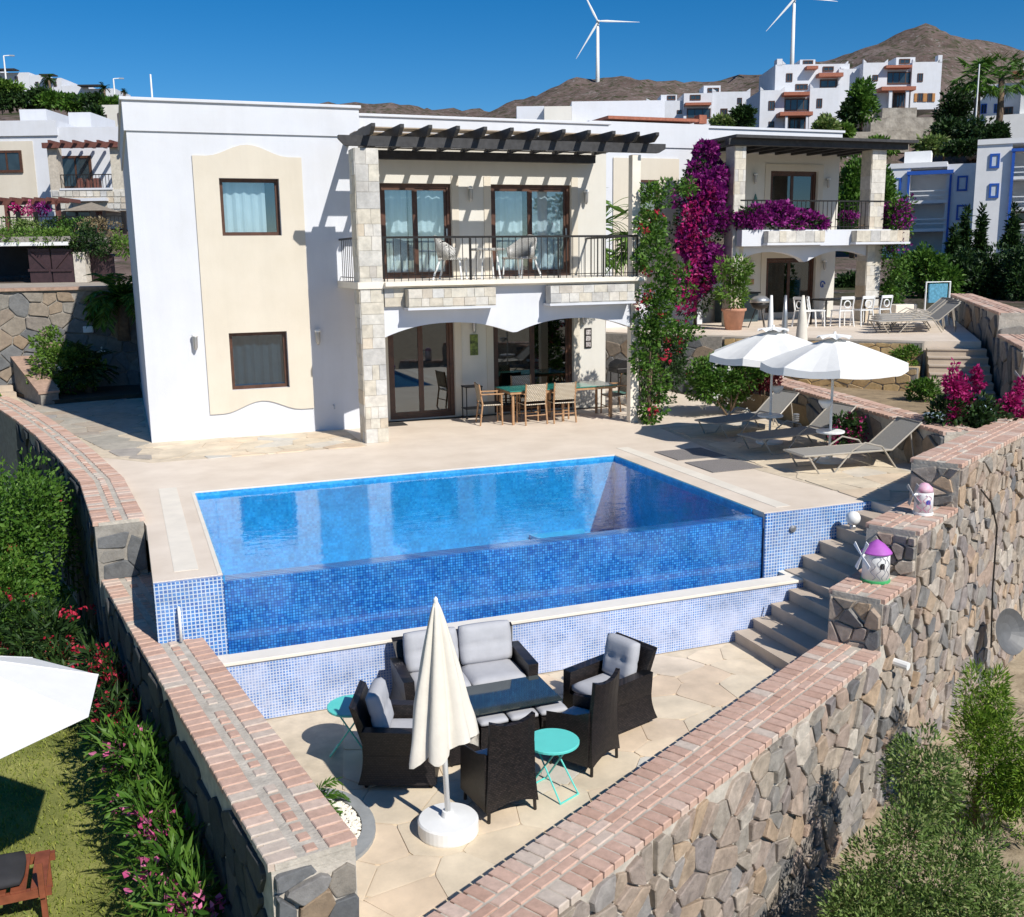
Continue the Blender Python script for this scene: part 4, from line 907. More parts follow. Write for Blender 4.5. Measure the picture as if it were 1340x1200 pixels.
# pebble bed with cycad at the end of the wall
pc=Vector((1.30,8.62,PZ)); pbd=thing('pebble_bed','half-round bed of white pebbles with grey kerb beside the brick-topped wall','planting bed',tuple(pc))
put('kerb',MB().add([(pc.x+r*math.cos(a),pc.y+r*math.sin(a)*1.35,PZ+z) for a in [R(-95+190*i/20) for i in range(21)] for r,z in ((.40,-.02),(.40,.035),(.52,.035),(.52,-.02))],[(4*i+j,4*i+4+j,4*i+4+(j+1)%4,4*i+(j+1)%4) for i in range(20) for j in range(4)]+[(0,1,2,3),(83,82,81,80)]),mat('grey_kerb',(.30,.31,.31),.9,.2,6,.5),pbd)
def pebbles():
    rg=np.random.default_rng(5); mb=MB()
    for _ in range(900):
        a=rg.uniform(-1.6,1.6); r=.39*math.sqrt(rg.random()); s=rg.uniform(.012,.026); c=(pc.x+r*math.cos(a),pc.y+r*1.35*math.sin(a),PZ+.012+rg.uniform(0,.012))
        mb.add([(c[0]+s*q[0]*rg.uniform(.8,1.2),c[1]+s*q[1]*rg.uniform(.8,1.2),c[2]+s*q[2]*.7) for q in ((1,0,0),(0,1,0),(-1,0,0),(0,-1,0),(0,0,1))],[(0,1,4),(1,2,4),(2,3,4),(3,0,4)])
    return mb
struct(put('pebbles',pebbles(),mat('white_pebble',(.80,.76,.66),.7,.15,30,0,world=True),pbd),'stuff')
palm('cycad','small dark green cycad growing in the white pebble bed',(1.28,8.93,PZ),.02,16,.42,3,.05,m=leafg,droop=1.4)['category']='plant'
# ---------------------------------------------------------------- windmill ornaments
def mill(x,y,z,r,h,roofm,bodym,label,style):
    t=thing('windmill_ornament',label,'ornament',(x,y,z),'painted windmill ornaments on the wall tops'); c=(x,y,z)
    put('tower',MB().lathe([(r,.03),(r*.97,h*.6),(r*.95,h*.72)],28,c),bodym,t,True); put('base',MB().lathe([(r*1.06,0),(r*1.06,.03),(r*1.0,.035)],28,c),mat('green_base',(.05,.38,.12),.6,.1) if style else white_p,t)
    put('roof',MB().lathe([(r*1.12,h*.70),(r*1.05,h*.73),(r*.55,h*.9),(r*.1,h)],28,c) if style else MB().lathe([(r*.96,h*.72),(r*.8,h*.86),(r*.4,h*.97),(.01,h)],28,c),roofm,t,True)
    fd=Vector((-.25,-1,0)).normalized(); sd=Vector((1,-.25,0)).normalized()
    def on(u,v): # window on the curved wall facing the camera
        p=Vector(c)+fd*(r*1.0)+sd*u+Vector((0,0,v)); return p
    put('window',MB().add([on(u,v) for u,v in ((-.03,h*.36),(.03,h*.36),(.03,h*.46),(.015,h*.5),(-.015,h*.5),(-.03,h*.46))],[(0,1,2,3,4,5)]),iron if style else mat('blue_trim',(.05,.07,.35),.5,.1),t).modifiers.new('th','SOLIDIFY').thickness=.012
    # painted loops round the window
    lp=MB()
    for q in range(4 if style else 3):
        pts=[]; u0=-.10+.06*q; rq=random.Random(q+int(r*1000))
        for i in range(16):
            v=h*(.10+.56*i/15); u=u0+.022*math.sin(i*.9+q*1.7)+rq.uniform(-.004,.004); ph=max(-.93,min(.93,u/r)); pts.append(Vector(c)+fd*(r*.985*math.sqrt(1-ph*ph)+.003)+sd*u+Vector((0,0,v)))
        lp.tube(pts,.0028,4)
    put('painted_lines',lp,mat('line_grey',(.16,.17,.22),.7,.1) if style else mat('pink_paint',(.55,.12,.26),.6,.1),t)
    # sails on the left side
    hub=Vector((x-r-.015,y+.0,z+h*.66)); put('hub',MB().tube([hub+Vector((.05,0,0)),hub-Vector((.045,0,0))],.018,8),white_p,t)
    for k in range(4):
        a=R(32+90*k); d=Vector((.10*math.cos(a),math.cos(a)*.9,math.sin(a))); o=Vector((0,-math.sin(a),math.cos(a)))*.028; e=Vector((-.04,0,0))
        p=[hub+e+d*.02-o*.4,hub+e+d*h*.42-o,hub+e+d*h*.42+o,hub+e+d*.02+o*.4]; put('sail',MB().add(p+[q+Vector((-.008,0,0)) for q in p],[(0,1,2,3),(7,6,5,4),(0,4,5,1),(1,5,6,2),(2,6,7,3),(3,7,4,0)]),white_p if style else mat('grey_sail',(.42,.40,.38),.7,.2),t)
mill(8.42,9.72,-.468,.165,.52,mat('lilac_roof',(.42,.10,.46),.6,.2,8,.2),white_p,'white painted windmill ornament with lilac roof and green base',1)
mill(9.62,10.28,.122,.12,.42,mat('pink_white',(.78,.72,.74),.6,.1,9,.1,c2=(.72,.25,.4)),mat('white_pink_body',(.80,.78,.78),.6,.1,9,.1),'small pink and white windmill ornament with grey sails',0)
mill(14.75,13.35,.75,.18,.75,white_p,white_p,'plain white windmill ornament behind the magenta bougainvillea',0)
# ---------------------------------------------------------------- sun loungers
def lounger(raise_=35,wheels=False):
    t=thing('sun_lounger','','sun lounger',(0,0,0),'taupe sling sun loungers'); w=.31; rg_=R(raise_)
    hx=.62; ex=hx+.68*math.cos(rg_); ez=.31+.68*math.sin(rg_)
    put('frame',MB().tube([(-1.0,-w,.30),(hx,-w,.31),],.017,6).tube([(-1.0,w,.30),(hx,w,.31)],.017,6).tube([(-1.0,-w,.30),(-1.0,w,.30)],.017,6),taupe,t)
    put('seat_sling',bx(-.99,hx-.01,-w+.015,w-.015,.305,.318),sling,t)
    put('back_sling',MB().add([(hx,-w,.312),(ex,-w,ez),(ex,w,ez),(hx,w,.312),(hx+.01,-w,.298),(ex+.01,-w,ez-.014),(ex+.01,w,ez-.014),(hx+.01,w,.298)],[(0,1,2,3),(7,6,5,4),(0,4,5,1),(1,5,6,2),(2,6,7,3),(3,7,4,0)]),sling,t)
    put('back_frame',MB().tube([(hx,-w,.31),(ex,-w,ez),(ex,w,ez),(hx,w,.31)],.017,6),taupe,t)
    for s in (-1,1):
        put('leg',MB().tube([(-.92,s*w,.30),(-.72,s*(w+.02),.0),(-.45,s*(w+.02),.0),(-.12,s*w,.34),(.1,s*(w+.01),.46),(.42,s*(w+.01),.38),(.72,s*w,.0)],.015,6),taupe,t)
        put('rear_leg',MB().tube([(ex-.18,s*(w-.03),ez-.14),(ex-.06,s*(w-.03),.0)],.015,6),taupe,t)
    return t
l0=lounger(38); l0.location=(11.02,13.55,0.012); l0.rotation_euler.z=R(-5); l0['label']='taupe sling sun lounger in the sun beside the tall stone wall, headrest raised'
dup(l0,(11.22,15.3,0.012),R(4),'taupe sling sun lounger between the two open parasols'); dup(l0,(11.40,17.15,0.012),R(10),'taupe sling sun lounger in the shade behind the farther parasol')
def parasol(x,y,h,r,label,rz=0):
    t=thing('open_parasol',label,'parasol',(x,y,0),'white open parasols over the sun loungers'); c=Vector((x,y,0.012)); n=8
    put('pole',MB().tube([c,c+Vector((0,0,h+.08))],.022,10),white_p,t,True); put('foot',MB().lathe([(.25,0),(.25,.04),(.06,.06),(.05,.2)],20,c),white_p,t)
    rim=[(math.cos(2*math.pi*i/n+rz),math.sin(2*math.pi*i/n+rz)) for i in range(n)]; vs=[(c.x,c.y,h)]; K=5; fs=[]
    cols=[]
    for i in range(n):
        for j in range(4):                     # each gore sags between its ribs
            t_=j/4; a=rim[i]; b_=rim[(i+1)%n]; cols.append((a[0]*(1-t_)+b_[0]*t_,a[1]*(1-t_)+b_[1]*t_,math.sin(math.pi*t_)))
    m=len(cols)
    for k in range(1,K+1):
        q=k/K
        for (ux,uy,s) in cols: vs.append((c.x+ux*r*q,c.y+uy*r*q,h-.42*q**1.15-.05*s*q*q+.0))
    for (ux,uy,s) in cols: vs.append((c.x+ux*r*1.01,c.y+uy*r*1.01,h-.42-.13-.03*s))
    for j in range(m): fs.append((0,1+j,1+(j+1)%m))
    for k in range(K): fs+=[(1+k*m+j,1+(k+1)*m+j,1+(k+1)*m+(j+1)%m,1+k*m+(j+1)%m) for j in range(m)]
    o=put('canopy',MB().add(vs,fs),canvas,t); o.modifiers.new('th','SOLIDIFY').thickness=.006
    vt=MB(); 
    vs=[(c.x,c.y,h+.06)]+[(c.x+ux*.30,c.y+uy*.30,h-.02-(.0 if s<.1 else -.045*s)) for ux,uy,s in cols]
    vt.add(vs,[(0,1+j,1+(j+1)%m) for j in range(m)]); put('vent_cap',vt,canvas,t)
    for i in range(n): put('rib',MB().tube([c+Vector((0,0,h-.06)),c+Vector((rim[i][0]*r*.98,rim[i][1]*r*.98,h-.46))],.008,4),white_p,t)
    put('table_shelf',MB().lathe([(.22,.50),(.235,.51),(.235,.535),(.22,.54)],24,c),white_p,t)
    put('cup_holder',MB().lathe([(.05,.93),(.11,1.02),(.115,1.06)],16,(c.x+.13*(1 if y>15 else -1),c.y,c.z)),white_p,t,True)
    return t
parasol(11.05,14.05,2.12,1.18,'white open parasol over the sunlit lounger, nearer the stone wall end',R(12)); parasol(11.17,15.95,2.12,1.18,'white open parasol beside the white-flowering bush',R(30))
bo=thing('bollard_light','short dark ribbed bollard light behind the loungers','lamp',(12.0,16.3,0.012))
put('post',MB().lathe([(.05,0),(.05,.30)],14,(12.0,16.3,.012)),iron,bo); 
for k in range(4): put('louvre',MB().lathe([(.045,.305+.04*k),(.065,.312+.04*k),(.065,.325+.04*k),(.045,.335+.04*k)],14,(12.0,16.3,.012)),grey_m,bo)
# ================================================================ NEIGHBOUR'S TERRACE AND VILLA (right)
bwD=Vector((-1.32,-6.37,0)).normalized(); bwN=Vector((-bwD.y,bwD.x,0)); bwN=bwN if bwN.x>0 else -bwN
garden_wall('brick-topped boundary wall in shade behind the sun loungers',Vector((13.62,20.3,0)),bwD,bwN,8.0,.60,-.6,.70,'tight',('inner',),51,sm=stone_g,size=.38,zf=.0)
TZ=1.45
sheet('neighbour_garden',[(13.3,21.5),(12.6,13),(16.4,15),(18.8,18.2),(15.6,22),(14.6,24)],-1.0,.42,mat('garden_soil',(.30,.22,.13),.95,.3,4,.8,.02,20,world=True))
ter=sheet('neighbour_terrace',[(12.9,24.6),(14.4,22.9),(17.45,18.95),(18.4,18.2),(27,28.5),(26,36),(11.6,36),(11.7,26.5)],-1.2,TZ,deckm)
def edge_wall(label,a,b,z0,z1,m,seed,size,th=.12,mm=mortar_d,ax=1.2,brick=False,name='retaining_wall',h=.04):
    a=Vector((*a,0)); b=Vector((*b,0)); D=(b-a).normalized(); n=Vector((D.y,-D.x,0)); t=thing(name,label,'wall',((a.x+b.x)/2,(a.y+b.y)/2,z0))
    p=[a,b,b+n*th,a+n*th]; put('core',MB().prism([(q.x,q.y) for q in p],z0,z1),mm,t); stone_face(t,p[3],p[2],z0,z1-.02,n,size,m,seed,h=h,ax=ax); return t
edge_wall('golden stacked-stone retaining wall under the neighbouring terrace',(14.5,22.75),(17.42,18.95),.30,TZ-.04,gold_m,81,.17,ax=1.9,h=.02)
edge_wall('low golden stone tier in front of the golden retaining wall',(14.35,21.6),(16.55,18.1),.25,.95,gold_m,85,.16,ax=1.9,h=.02)
sheet('rockery_tier',[(14.36,21.6),(16.56,18.1),(17.4,18.95),(14.5,22.75)],.2,.93,mat('gold_gravel',(.52,.38,.20),.95,.35,6,.8,.02,25,world=True))
edge_wall('dark rubble retaining wall behind the climbing roses',(11.75,26.4),(12.85,24.6),-.1,TZ-.03,stone_g,82,.36); edge_wall('dark rubble retaining wall behind the white-flowering bush',(12.87,24.58),(14.45,22.8),-.1,TZ-.03,stone_g,83,.36)
edge_wall('dark rubble wall seen through the patio arch',(10.66,29.5),(12.6,26.6),-.1,2.4,stone_g,84,.4)
gw=Vector((12.95,24.55,0)); D_=Vector((1.5,-1.72,0)).normalized()
nb_st=thing('terrace_stairs','broad stone steps climbing to the neighbouring terrace beside a stone wall','stairs',(16.8,17,.4))
sd=Vector((-.62,-.785,0)).normalized(); sw=Vector((.785,-.62,0)); s0p=Vector((17.46,18.9,0))
for i in range(7):
    z=TZ-.15*(i+1); a=s0p+sd*(.36*i); p=[a,a+sw*1.25,a+sw*1.25+sd*.36,a+sd*.36]; put('step',MB().prism([(q.x,q.y) for q in p],.2,z-.03),stepm,nb_st); q2=[a+sd*.003,a+sw*1.25+sd*.003,a+sw*1.25+sd*.385,a+sd*.385]; put('tread_slab',MB().prism([(q.x,q.y) for q in q2],z-.028,z),stepm,nb_st)
wD=Vector((.62,.785,0)).normalized(); wN=Vector((.785,-.62,0))
garden_wall('stone wall with brick top running up beside the neighbouring stairs',Vector((15.72,15.0,0))+wN*.35,wD,wN,3.4,.62,-3.2,1.68,'tight',('inner','start','outer'),52,sm=stone_m,size=.42,zf=-.6)
garden_wall('long upper stone wall with brick top behind the neighbouring loungers',Vector((17.83,17.67,0))+wN*.35,wD,wN,11,.62,-3.0,2.15,'tight',('inner','start'),53,sm=stone_g,size=.45,pitch=.16,zf=.4)
ground_r=sheet('stair_landing',[(12.9,13.0),(14.2,13.2),(16.8,15.4),(15.2,17.2),(13.2,16)],-1.2,.405,stepm)
# villa next door, same family of forms
NV=thing('neighbour_villa','white villa next door with arched terrace, long roofed balcony and purple bougainvillea','house',(18,28,TZ))
SY=25.2; SW=27.7
def nz(px,py,y=SY): return aty(px,py,y).z
D3=(19.1,20.85,4.25,6.0); D3b=(17.2,18.1,4.25,6.0); G3=(19.05,20.9,TZ+.02,3.35)
put('wall',wall_open(W0,16.6,21.66,TZ,6.5,SW,SW+.25,[D3,D3b,G3]),warmw,NV)
put('wall',MB().box(21.4,21.66,SW+.251,33,TZ,6.5).box(12.6,21.4,33,33.2,TZ,6.5).box(16.65,21.39,SW+.26,32.9,6.2,6.49).box(16.65,21.39,SW+.26,32.9,3.9,4.1),stucco,NV)
put('parapet',bx(12.55,21.70,SW-.03,33.3,6.503,7.18),stucco,NV); put('parapet_cap',bx(12.5,21.76,SW-.08,33.3,7.183,7.25),stucco,NV)
put('side_wing',MB().box(12.6,16.3,26.9,32.9,TZ,6.5),stucco,NV); put('wing_panel',bx(13.3,15.4,26.86,26.899,2.6,6.2),cream,NV); put('wing_parapet',bx(12.55,16.35,26.86,33.0,6.505,7.17),stucco,NV)
window(NV,W0,13.9,14.7,4.6,5.6,26.8,wood_b,.07,back=False,dep=.05)
put('roof_tiles',bx(13.2,16.1,27.0,29.5,7.26,7.34),mat('red_roof_tile',(.35,.12,.07),.8,.3,9,.5),NV); put('chimney',bx(16.3,16.55,27.3,27.6,7.26,7.5),mat('red_roof_tile',(.35,.12,.07)),NV)
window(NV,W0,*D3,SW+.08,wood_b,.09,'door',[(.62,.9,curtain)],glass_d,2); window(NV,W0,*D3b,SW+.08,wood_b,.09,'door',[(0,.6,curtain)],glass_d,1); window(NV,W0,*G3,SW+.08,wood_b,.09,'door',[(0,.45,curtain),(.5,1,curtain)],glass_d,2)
for (u0,u1,z0,z1) in (D3,G3): put('surround',frame_mb(W0,u0-.2,u1+.2,z0-.01,z1+.2,SW-.025,SW-.002,.195),cream,NV)
put('balcony_slab',bx(16.35,22.05,SY-.03,SW-.003,4.02,4.15),coping,NV); put('ceiling',bx(16.4,21.9,SY+.3,SW-.004,3.95,4.018),stucco,NV)
fb=MB(); us=[16.4+(21.15-16.4)*i/40 for i in range(41)]
ar2=lambda u: 3.24+.30*(1-min(1,abs(u-(17.5 if u<18.6 else 19.95))/1.22)**2.2)
for a,c in zip(us,us[1:]): fb.prismv([(a,ar2(a)),(c,ar2(c)),(c,4.016),(a,4.016)],SY+.05,SY+.29)
put('arched_beam',fb,stucco,NV); put('upstand',bx(16.3,22.05,SY-.30,SY-.032,3.70,4.145),stucco,NV)
for (x0,x1) in ((17.0,18.9),(20.0,21.9)):
    q=put('planter_box',bx(x0,x1,SY-.52,SY-.302,3.78,4.11),clad_m,NV); cut_blocks(q,x0,x1,3.80,4.11,SY-.52,7,1,int(x0)); put('planter_base',bx(x0-.03,x1+.03,SY-.55,SY-.303,3.72,3.778),stucco,q)
for (x0,x1) in ((16.2,16.55),(20.85,21.35)):
    q=put('pillar',bx(x0,x1,SY,SY+.45,TZ,6.42),clad_m,NV); cut_blocks(q,x0,x1,TZ,6.42,SY,2,14,int(x0)+3); cut_blocks(q,SY,SY+.45,TZ,6.42,x0,1,14,int(x0)+4,side=-1)
put('roof_beam',bx(15.9,22.0,SY-.15,SY+.05,6.43,6.60),wood_d,NV); put('roof_slab',MB().box(16.0,22.2,SY-.35,SW-.035,6.603,6.68),wood_d,NV)
for i in range(10): put('rafter',bx(16.3+i*.58,16.38+i*.58,SY+.06,SW-.04,6.46,6.60),wood_d,NV)
rl2=put('railing',MB().box(16.4,22.0,SY-.02,SY+.02,4.94,4.98).box(16.4,22.0,SY-.01,SY+.01,4.22,4.24).box(21.96,22.0,SY+.021,SW,4.94,4.98),iron,NV)
bl2=put('baluster',bx(-.008,.008,-.008,.008,4.151,4.94),iron,rl2,at=(16.5,SY,0))
for i in range(1,37): inst(bl2,rl2,(16.5+i*.15,SY,0))
for i in range(12): inst(bl2,rl2,(21.98,SY+.15+i*.2,0))
for x,z,l in ((18.5,5.85,'dark wall lamp beside the neighbouring balcony door'),(21.2,5.75,'dark wall lamp near the corner of the neighbouring balcony'),(18.5,3.2,'dark wall lamp over the small plaque on the neighbouring terrace'),(21.2,3.2,'dark wall lamp over the blue wall ornament')): wall_lamp(x,SW,z,l)
tag(put('plaque',bx(18.35,18.6,SW-.03,SW-.003,2.55,2.72),wood_t),'small wooden plaque on the neighbouring terrace wall','plaque')
tag(put('wall_ornament',MB().tube([(21.2+.09*math.cos(a),SW-.02,2.5+.09*math.sin(a)) for a in [i*.5 for i in range(11)]]+[(21.2,SW-.02,2.5)],.02,6),mat('blue_ornament',(.03,.09,.4),.5,.2)),'small curled blue ornament on the neighbouring wall','ornament')
tag(put('wall_ornament',MB().prismv([(18.42,4.75),(18.72,4.75),(18.62,5.0),(18.68,5.0),(18.57,5.3),(18.46,5.0),(18.52,5.0)],SW-.03,SW-.003),mat('green_ornament',(.05,.16,.14),.5,.3)),'green tree-shaped metal ornament beside the neighbouring balcony door','ornament')
# terrace furniture next door
def terrace_chair():
    t=thing('garden_chair','','chair',(0,0,0),'white chairs at the neighbouring terrace table')
    for s in (-1,1): put('leg',MB().tube([(s*.23,-.2,0),(s*.2,-.18,.45)],.022,6),white_p,t); put('leg',MB().tube([(s*.23,.27,0),(s*.2,.2,.45),(s*.2,.27,.82)],.022,6),white_p,t)
    put('seat',bx(-.22,.22,-.22,.21,.43,.46),white_p,t); put('backrest',MB().box(-.2,.2,.24,.27,.76,.84).tube([(.1*math.cos(a),.25,.62+.1*math.sin(a)) for a in [i*.45 for i in range(15)]],.018,6),white_p,t); return t
g0=terrace_chair(); g0['label']='white round-backed chair at the dark terrace table next door'; g0.location=(19.0,23.9,TZ); g0.rotation_euler.z=R(175)
for x,y,r in ((19.65,23.85,180),(20.35,23.95,186),(18.1,24.35,95),(18.45,24.3,60)): dup(g0,(x,y,TZ),R(r))
tt=thing('terrace_table','dark table on the neighbouring terrace behind the white chairs','table',(19.5,24.5,TZ)); put('table_top',bx(18.6,20.7,24.15,24.95,TZ+.71,TZ+.75),iron,tt)
for x in (18.7,20.6):
    for y in (24.22,24.88): put('leg',MB().tube([(x,y,TZ),(x,y,TZ+.71)],.03,6),iron,tt)
kg=thing('kettle_barbecue','round kettle barbecue with pale lid on the neighbouring terrace','barbecue',(16.75,24.6,TZ)); put('bowl',MB().lathe([(.05,.5),(.2,.56),(.28,.70)],20,(16.75,24.6,TZ)),iron,kg,True); put('lid',MB().lathe([(.29,.705),(.26,.80),(.15,.88),(.02,.9)],20,(16.75,24.6,TZ)),grey_m,kg,True)
for k in range(3): a=R(30+120*k); put('leg',MB().tube([(16.75+.3*math.cos(a),24.6+.3*math.sin(a),TZ),(16.75+.1*math.cos(a),24.6+.1*math.sin(a),TZ+.55)],.014,6),iron,kg)
cb=thing('terrace_cabinet','low dark cabinet against the neighbouring terrace wall','cabinet',(17.6,27.3,TZ)); put('body',bx(17.1,18.3,26.95,27.5,TZ,TZ+.85),mat('slate_blue',(.05,.08,.09),.6,.2),cb,bevel=.01); put('counter',bx(17.06,18.34,26.9,27.54,TZ+.852,TZ+.9),iron,cb)
pt=thing('flower_pot','big terracotta pot with a green plant at the neighbouring terrace edge','plant pot',(15.75,24.35,TZ)); put('pot',MB().lathe([(.22,0),(.30,.5),(.34,.52),(.34,.58),(.28,.58),(.26,.5)],24,(15.75,24.35,TZ)),mat('terracotta',(.50,.25,.16),.8,.2,6,.3),pt,True)
crown(pt,[(15.75,24.35,TZ+1.0,.4,.4,.35),(15.7,24.4,TZ+1.7,.45,.4,.4)],1500,.14,.05,leafl,91,'plant'); put('stem',MB().tube([(15.75,24.35,TZ+.4),(15.7,24.4,TZ+1.7)],.03,6),bark,pt)
pl_=thing('stone_planter','square cream planter with a climbing shrub beside the neighbouring pillar','planter',(21.9,25.0,TZ)); put('box',bx(21.5,22.3,24.6,25.3,TZ,TZ+.5),coping,pl_,bevel=.02); crown(pl_,[(21.85,25,TZ+1.0,.4,.35,.55),(21.7,25,TZ+2.0,.35,.3,.8),(21.8,25,TZ+3.0,.4,.3,.6)],2600,.12,.055,leafg,92,'climber'); crown(pl_,[(21.8,25,TZ+2.6,.42,.36,.7),(21.8,24.9,TZ+3.2,.35,.3,.4)],700,.10,.07,purple,93,'flowers')
l1=dup(l0,(19.0,21.2,TZ+.005),R(-14),'taupe sun lounger on the upper terrace beside the towel stand'); 
for k,(x,y) in enumerate(((19.7,21.9),(20.3,22.6),(20.9,23.4))): dup(l0,(x,y,TZ+.005),R(-14),'taupe sun lounger in the row on the upper terrace')
for o in bpy.data.objects:
    if o.name.startswith('sun_lounger') and o.location.z>1: o['group']='sun loungers on the upper terrace'
l1['label']='taupe sun lounger in the row on the upper terrace'
ts=thing('towel_stand','white stand with a blue towel behind the upper loungers','stand',(22.6,24.3,TZ)); put('frame',MB().tube([(22.3,24.3,TZ),(22.3,24.3,TZ+1.15),(23.1,24.2,TZ+1.15),(23.1,24.2,TZ)],.03,6),white_p,ts); put('towel',bx(22.36,23.04,24.22,24.27,TZ+.55,TZ+1.1),mat('blue_towel',(.10,.30,.42),.9,.4,14,.4),ts)
# planks and folded parasol leaning behind the boundary wall
for k,(dx,c,nm,lb) in enumerate(((0,white_p,'folded_parasol','white folded parasol leaning behind the boundary wall'),(.28,grey_m,'folded_parasol','slim grey folded parasol leaning behind the boundary wall'),(.62,ecru,'folded_parasol','beige folded parasol leaning behind the boundary wall'))):
    q=Vector((14.55+dx*.8,20.9-dx*.9,.42)); t=thing(nm,lb,'parasol',tuple(q)); r=.10+.07*(k==2)
    put('canopy',MB().lathe([(r,.25),(r*.95,.8),(r*.6,1.6),(.03,2.1)],12,q),c,t,True); put('pole',MB().tube([q,q+Vector((0,0,.3))],.03,8),white_p,t)
pil=thing('garden_cushion','blue-grey outdoor cushion lying on the steps by the bougainvillea','cushion',(14.0,14.6,.405)); put('pad',MB().cushion(14.0,14.6,.50,.8,.4,.18),bcu,pil,True); pil2=thing('garden_cushion','second blue-grey outdoor cushion on the landing at the foot of the stairs','cushion',(15.1,15.1,.405)); put('pad',MB().cushion(15.1,15.1,.50,.8,.4,.18),bcu,pil2,True)
# ================================================================ PLANTS NEAR THE VILLA
rose=shrub('climbing_rose','tall leafy climber with red flowers covering the villa pillar','climber',(10.25,18.95,0),[(.12,.1,.45,.30,.28,.5),(.12,.1,1.4,.40,.32,.7),(.1,.1,2.3,.52,.36,.6),(.15,.1,2.75,.40,.3,.5),(.12,.1,3.35,.40,.3,.5),(.05,.1,3.95,.30,.26,.45),(.15,.1,4.6,.30,.26,.35),(.55,.0,4.85,.42,.22,.16),(.75,.1,2.9,.3,.2,.35),(.85,.1,1.9,.45,.25,.25)],6600,.085,.055,leafg,101,flowers=[(17,.075,redf)],sub=9)
bg_=shrub('bougainvillea','tall purple bougainvillea climbing the corner of the villa next door','climber',(15.45,25.9,TZ),[(.0,0,.8,.5,.4,.6),(0,-.1,1.7,.75,.45,.7),(-.1,-.1,2.7,.85,.5,.8),(-.15,-.1,3.7,.75,.45,.7),(.1,-.1,4.4,.45,.35,.45),(1.0,-.5,2.9,.55,.35,.4)],3800,.11,.06,leafd,103)
crown(bg_,[(15.5,25.7,TZ+1.6,.60,.4,.7),(15.55,25.7,TZ+2.6,.85,.45,.8),(15.5,25.7,TZ+3.6,.75,.45,.7),(15.65,25.7,TZ+4.3,.50,.4,.5),(15.6,25.7,TZ+4.8,.28,.25,.35)],8500,.12,.10,purple,104,'flowers'); crown(bg_,[(15.0,25.5,TZ+1.2,.45,.3,.9),(15.0,25.5,TZ+2.3,.4,.3,.9),(15.2,25.4,TZ+3.4,.5,.3,.7)],900,.12,.10,magenta,105,'flowers')
b2=shrub('balcony_bougainvillea','purple bougainvillea spilling along the neighbouring balcony railing','plant',(17.6,SY-.15,4.16),[(-.9,0,.30,.5,.2,.26),(-.1,0,.34,.5,.2,.28),(.8,0,.24,.55,.2,.2),(1.4,0,.16,.3,.18,.16)],2000,.10,.05,leafd,106); crown(b2,[(16.7,SY-.2,4.50,.5,.22,.30),(17.5,SY-.2,4.55,.55,.22,.33),(18.3,SY-.2,4.40,.55,.2,.22),(18.9,SY-.2,4.33,.3,.18,.16)],3600,.10,.08,purple,107,'flowers')
b3=shrub('balcony_flower_box','small purple-flowering plants behind the end of the neighbouring railing','plant',(20.2,SY+.15,4.16),[(0,0,.25,.3,.15,.22),(1.5,.1,.3,.25,.15,.3)],600,.10,.05,leafd,108); crown(b3,[(20.2,SY+.15,4.5,.28,.15,.16),(21.7,SY+.25,4.5,.25,.15,.35)],900,.09,.07,purple,109,'flowers')
shrub('white_flower_bush','dense green bush with white flowers beside the boundary wall','bush',(12.35,19.2,0),[(0,0,.75,.75,.55,.6),(.35,-.2,1.15,.55,.5,.4),(-.5,.1,.8,.45,.4,.45)],7500,.085,.05,leafg,110,flowers=[(42,.05,whitef)])
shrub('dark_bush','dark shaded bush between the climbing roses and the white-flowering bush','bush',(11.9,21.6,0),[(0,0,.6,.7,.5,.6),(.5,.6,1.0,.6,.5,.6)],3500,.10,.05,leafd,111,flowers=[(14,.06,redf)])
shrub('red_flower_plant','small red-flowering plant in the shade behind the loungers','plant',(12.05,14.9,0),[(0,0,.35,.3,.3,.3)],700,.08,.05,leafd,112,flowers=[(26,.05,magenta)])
shrub('dark_red_shrub','dark red-leaved shrub behind the farther parasol','bush',(13.1,19.0,.0),[(0,0,.9,.35,.35,.5)],1500,.09,.05,mat_leaf('leaf_red',[(0,(.05,.008,.01)),(1,(.16,.02,.03))]),113)
mg=shrub('magenta_bougainvillea','bright magenta bougainvillea with upright sprays behind the tall stone wall','bush',(12.95,12.95,.0),[(-.25,.1,.6,.55,.45,.5),(.6,.3,.6,.6,.45,.4),(.1,0,.8,.35,.3,.3)],4200,.085,.05,leafd,114)
sp=[(-.30,0,1.05,.13,.12,.42),(-.42,0,1.45,.09,.09,.24),(.02,.1,1.1,.12,.11,.32),(.2,.1,1.4,.09,.09,.18),(1.0,.2,.9,.22,.11,.17),(1.3,.2,1.15,.16,.1,.16),(1.25,.0,.7,.26,.11,.15),(1.7,.1,.95,.14,.1,.14)]
crown(mg,[(12.95+q[0],12.95+q[1],q[2],*q[3:]) for q in sp],3000,.065,.055,magenta,115,'flowers')
for k,(x,y,r,zz) in enumerate(((16.75,18.75,.32,.93),(15.6,16.9,.34,.42))): shrub('rockery_shrub',('small bright shrub on the golden stone tier','small green shrub in the garden below the golden stone tier')[k],'bush',(x,y,zz),[(0,0,r*.6,r,r,r*.7)],1100,.08,.04,leafg if k%2 else leafl,120+k,group='small shrubs by the golden wall')
palm('fan_palm','bright green fan palm between the two villas',(11.45,24.0,0),4.2,44,1.3,7,.13,m=leafl,droop=1.2,fan=True)
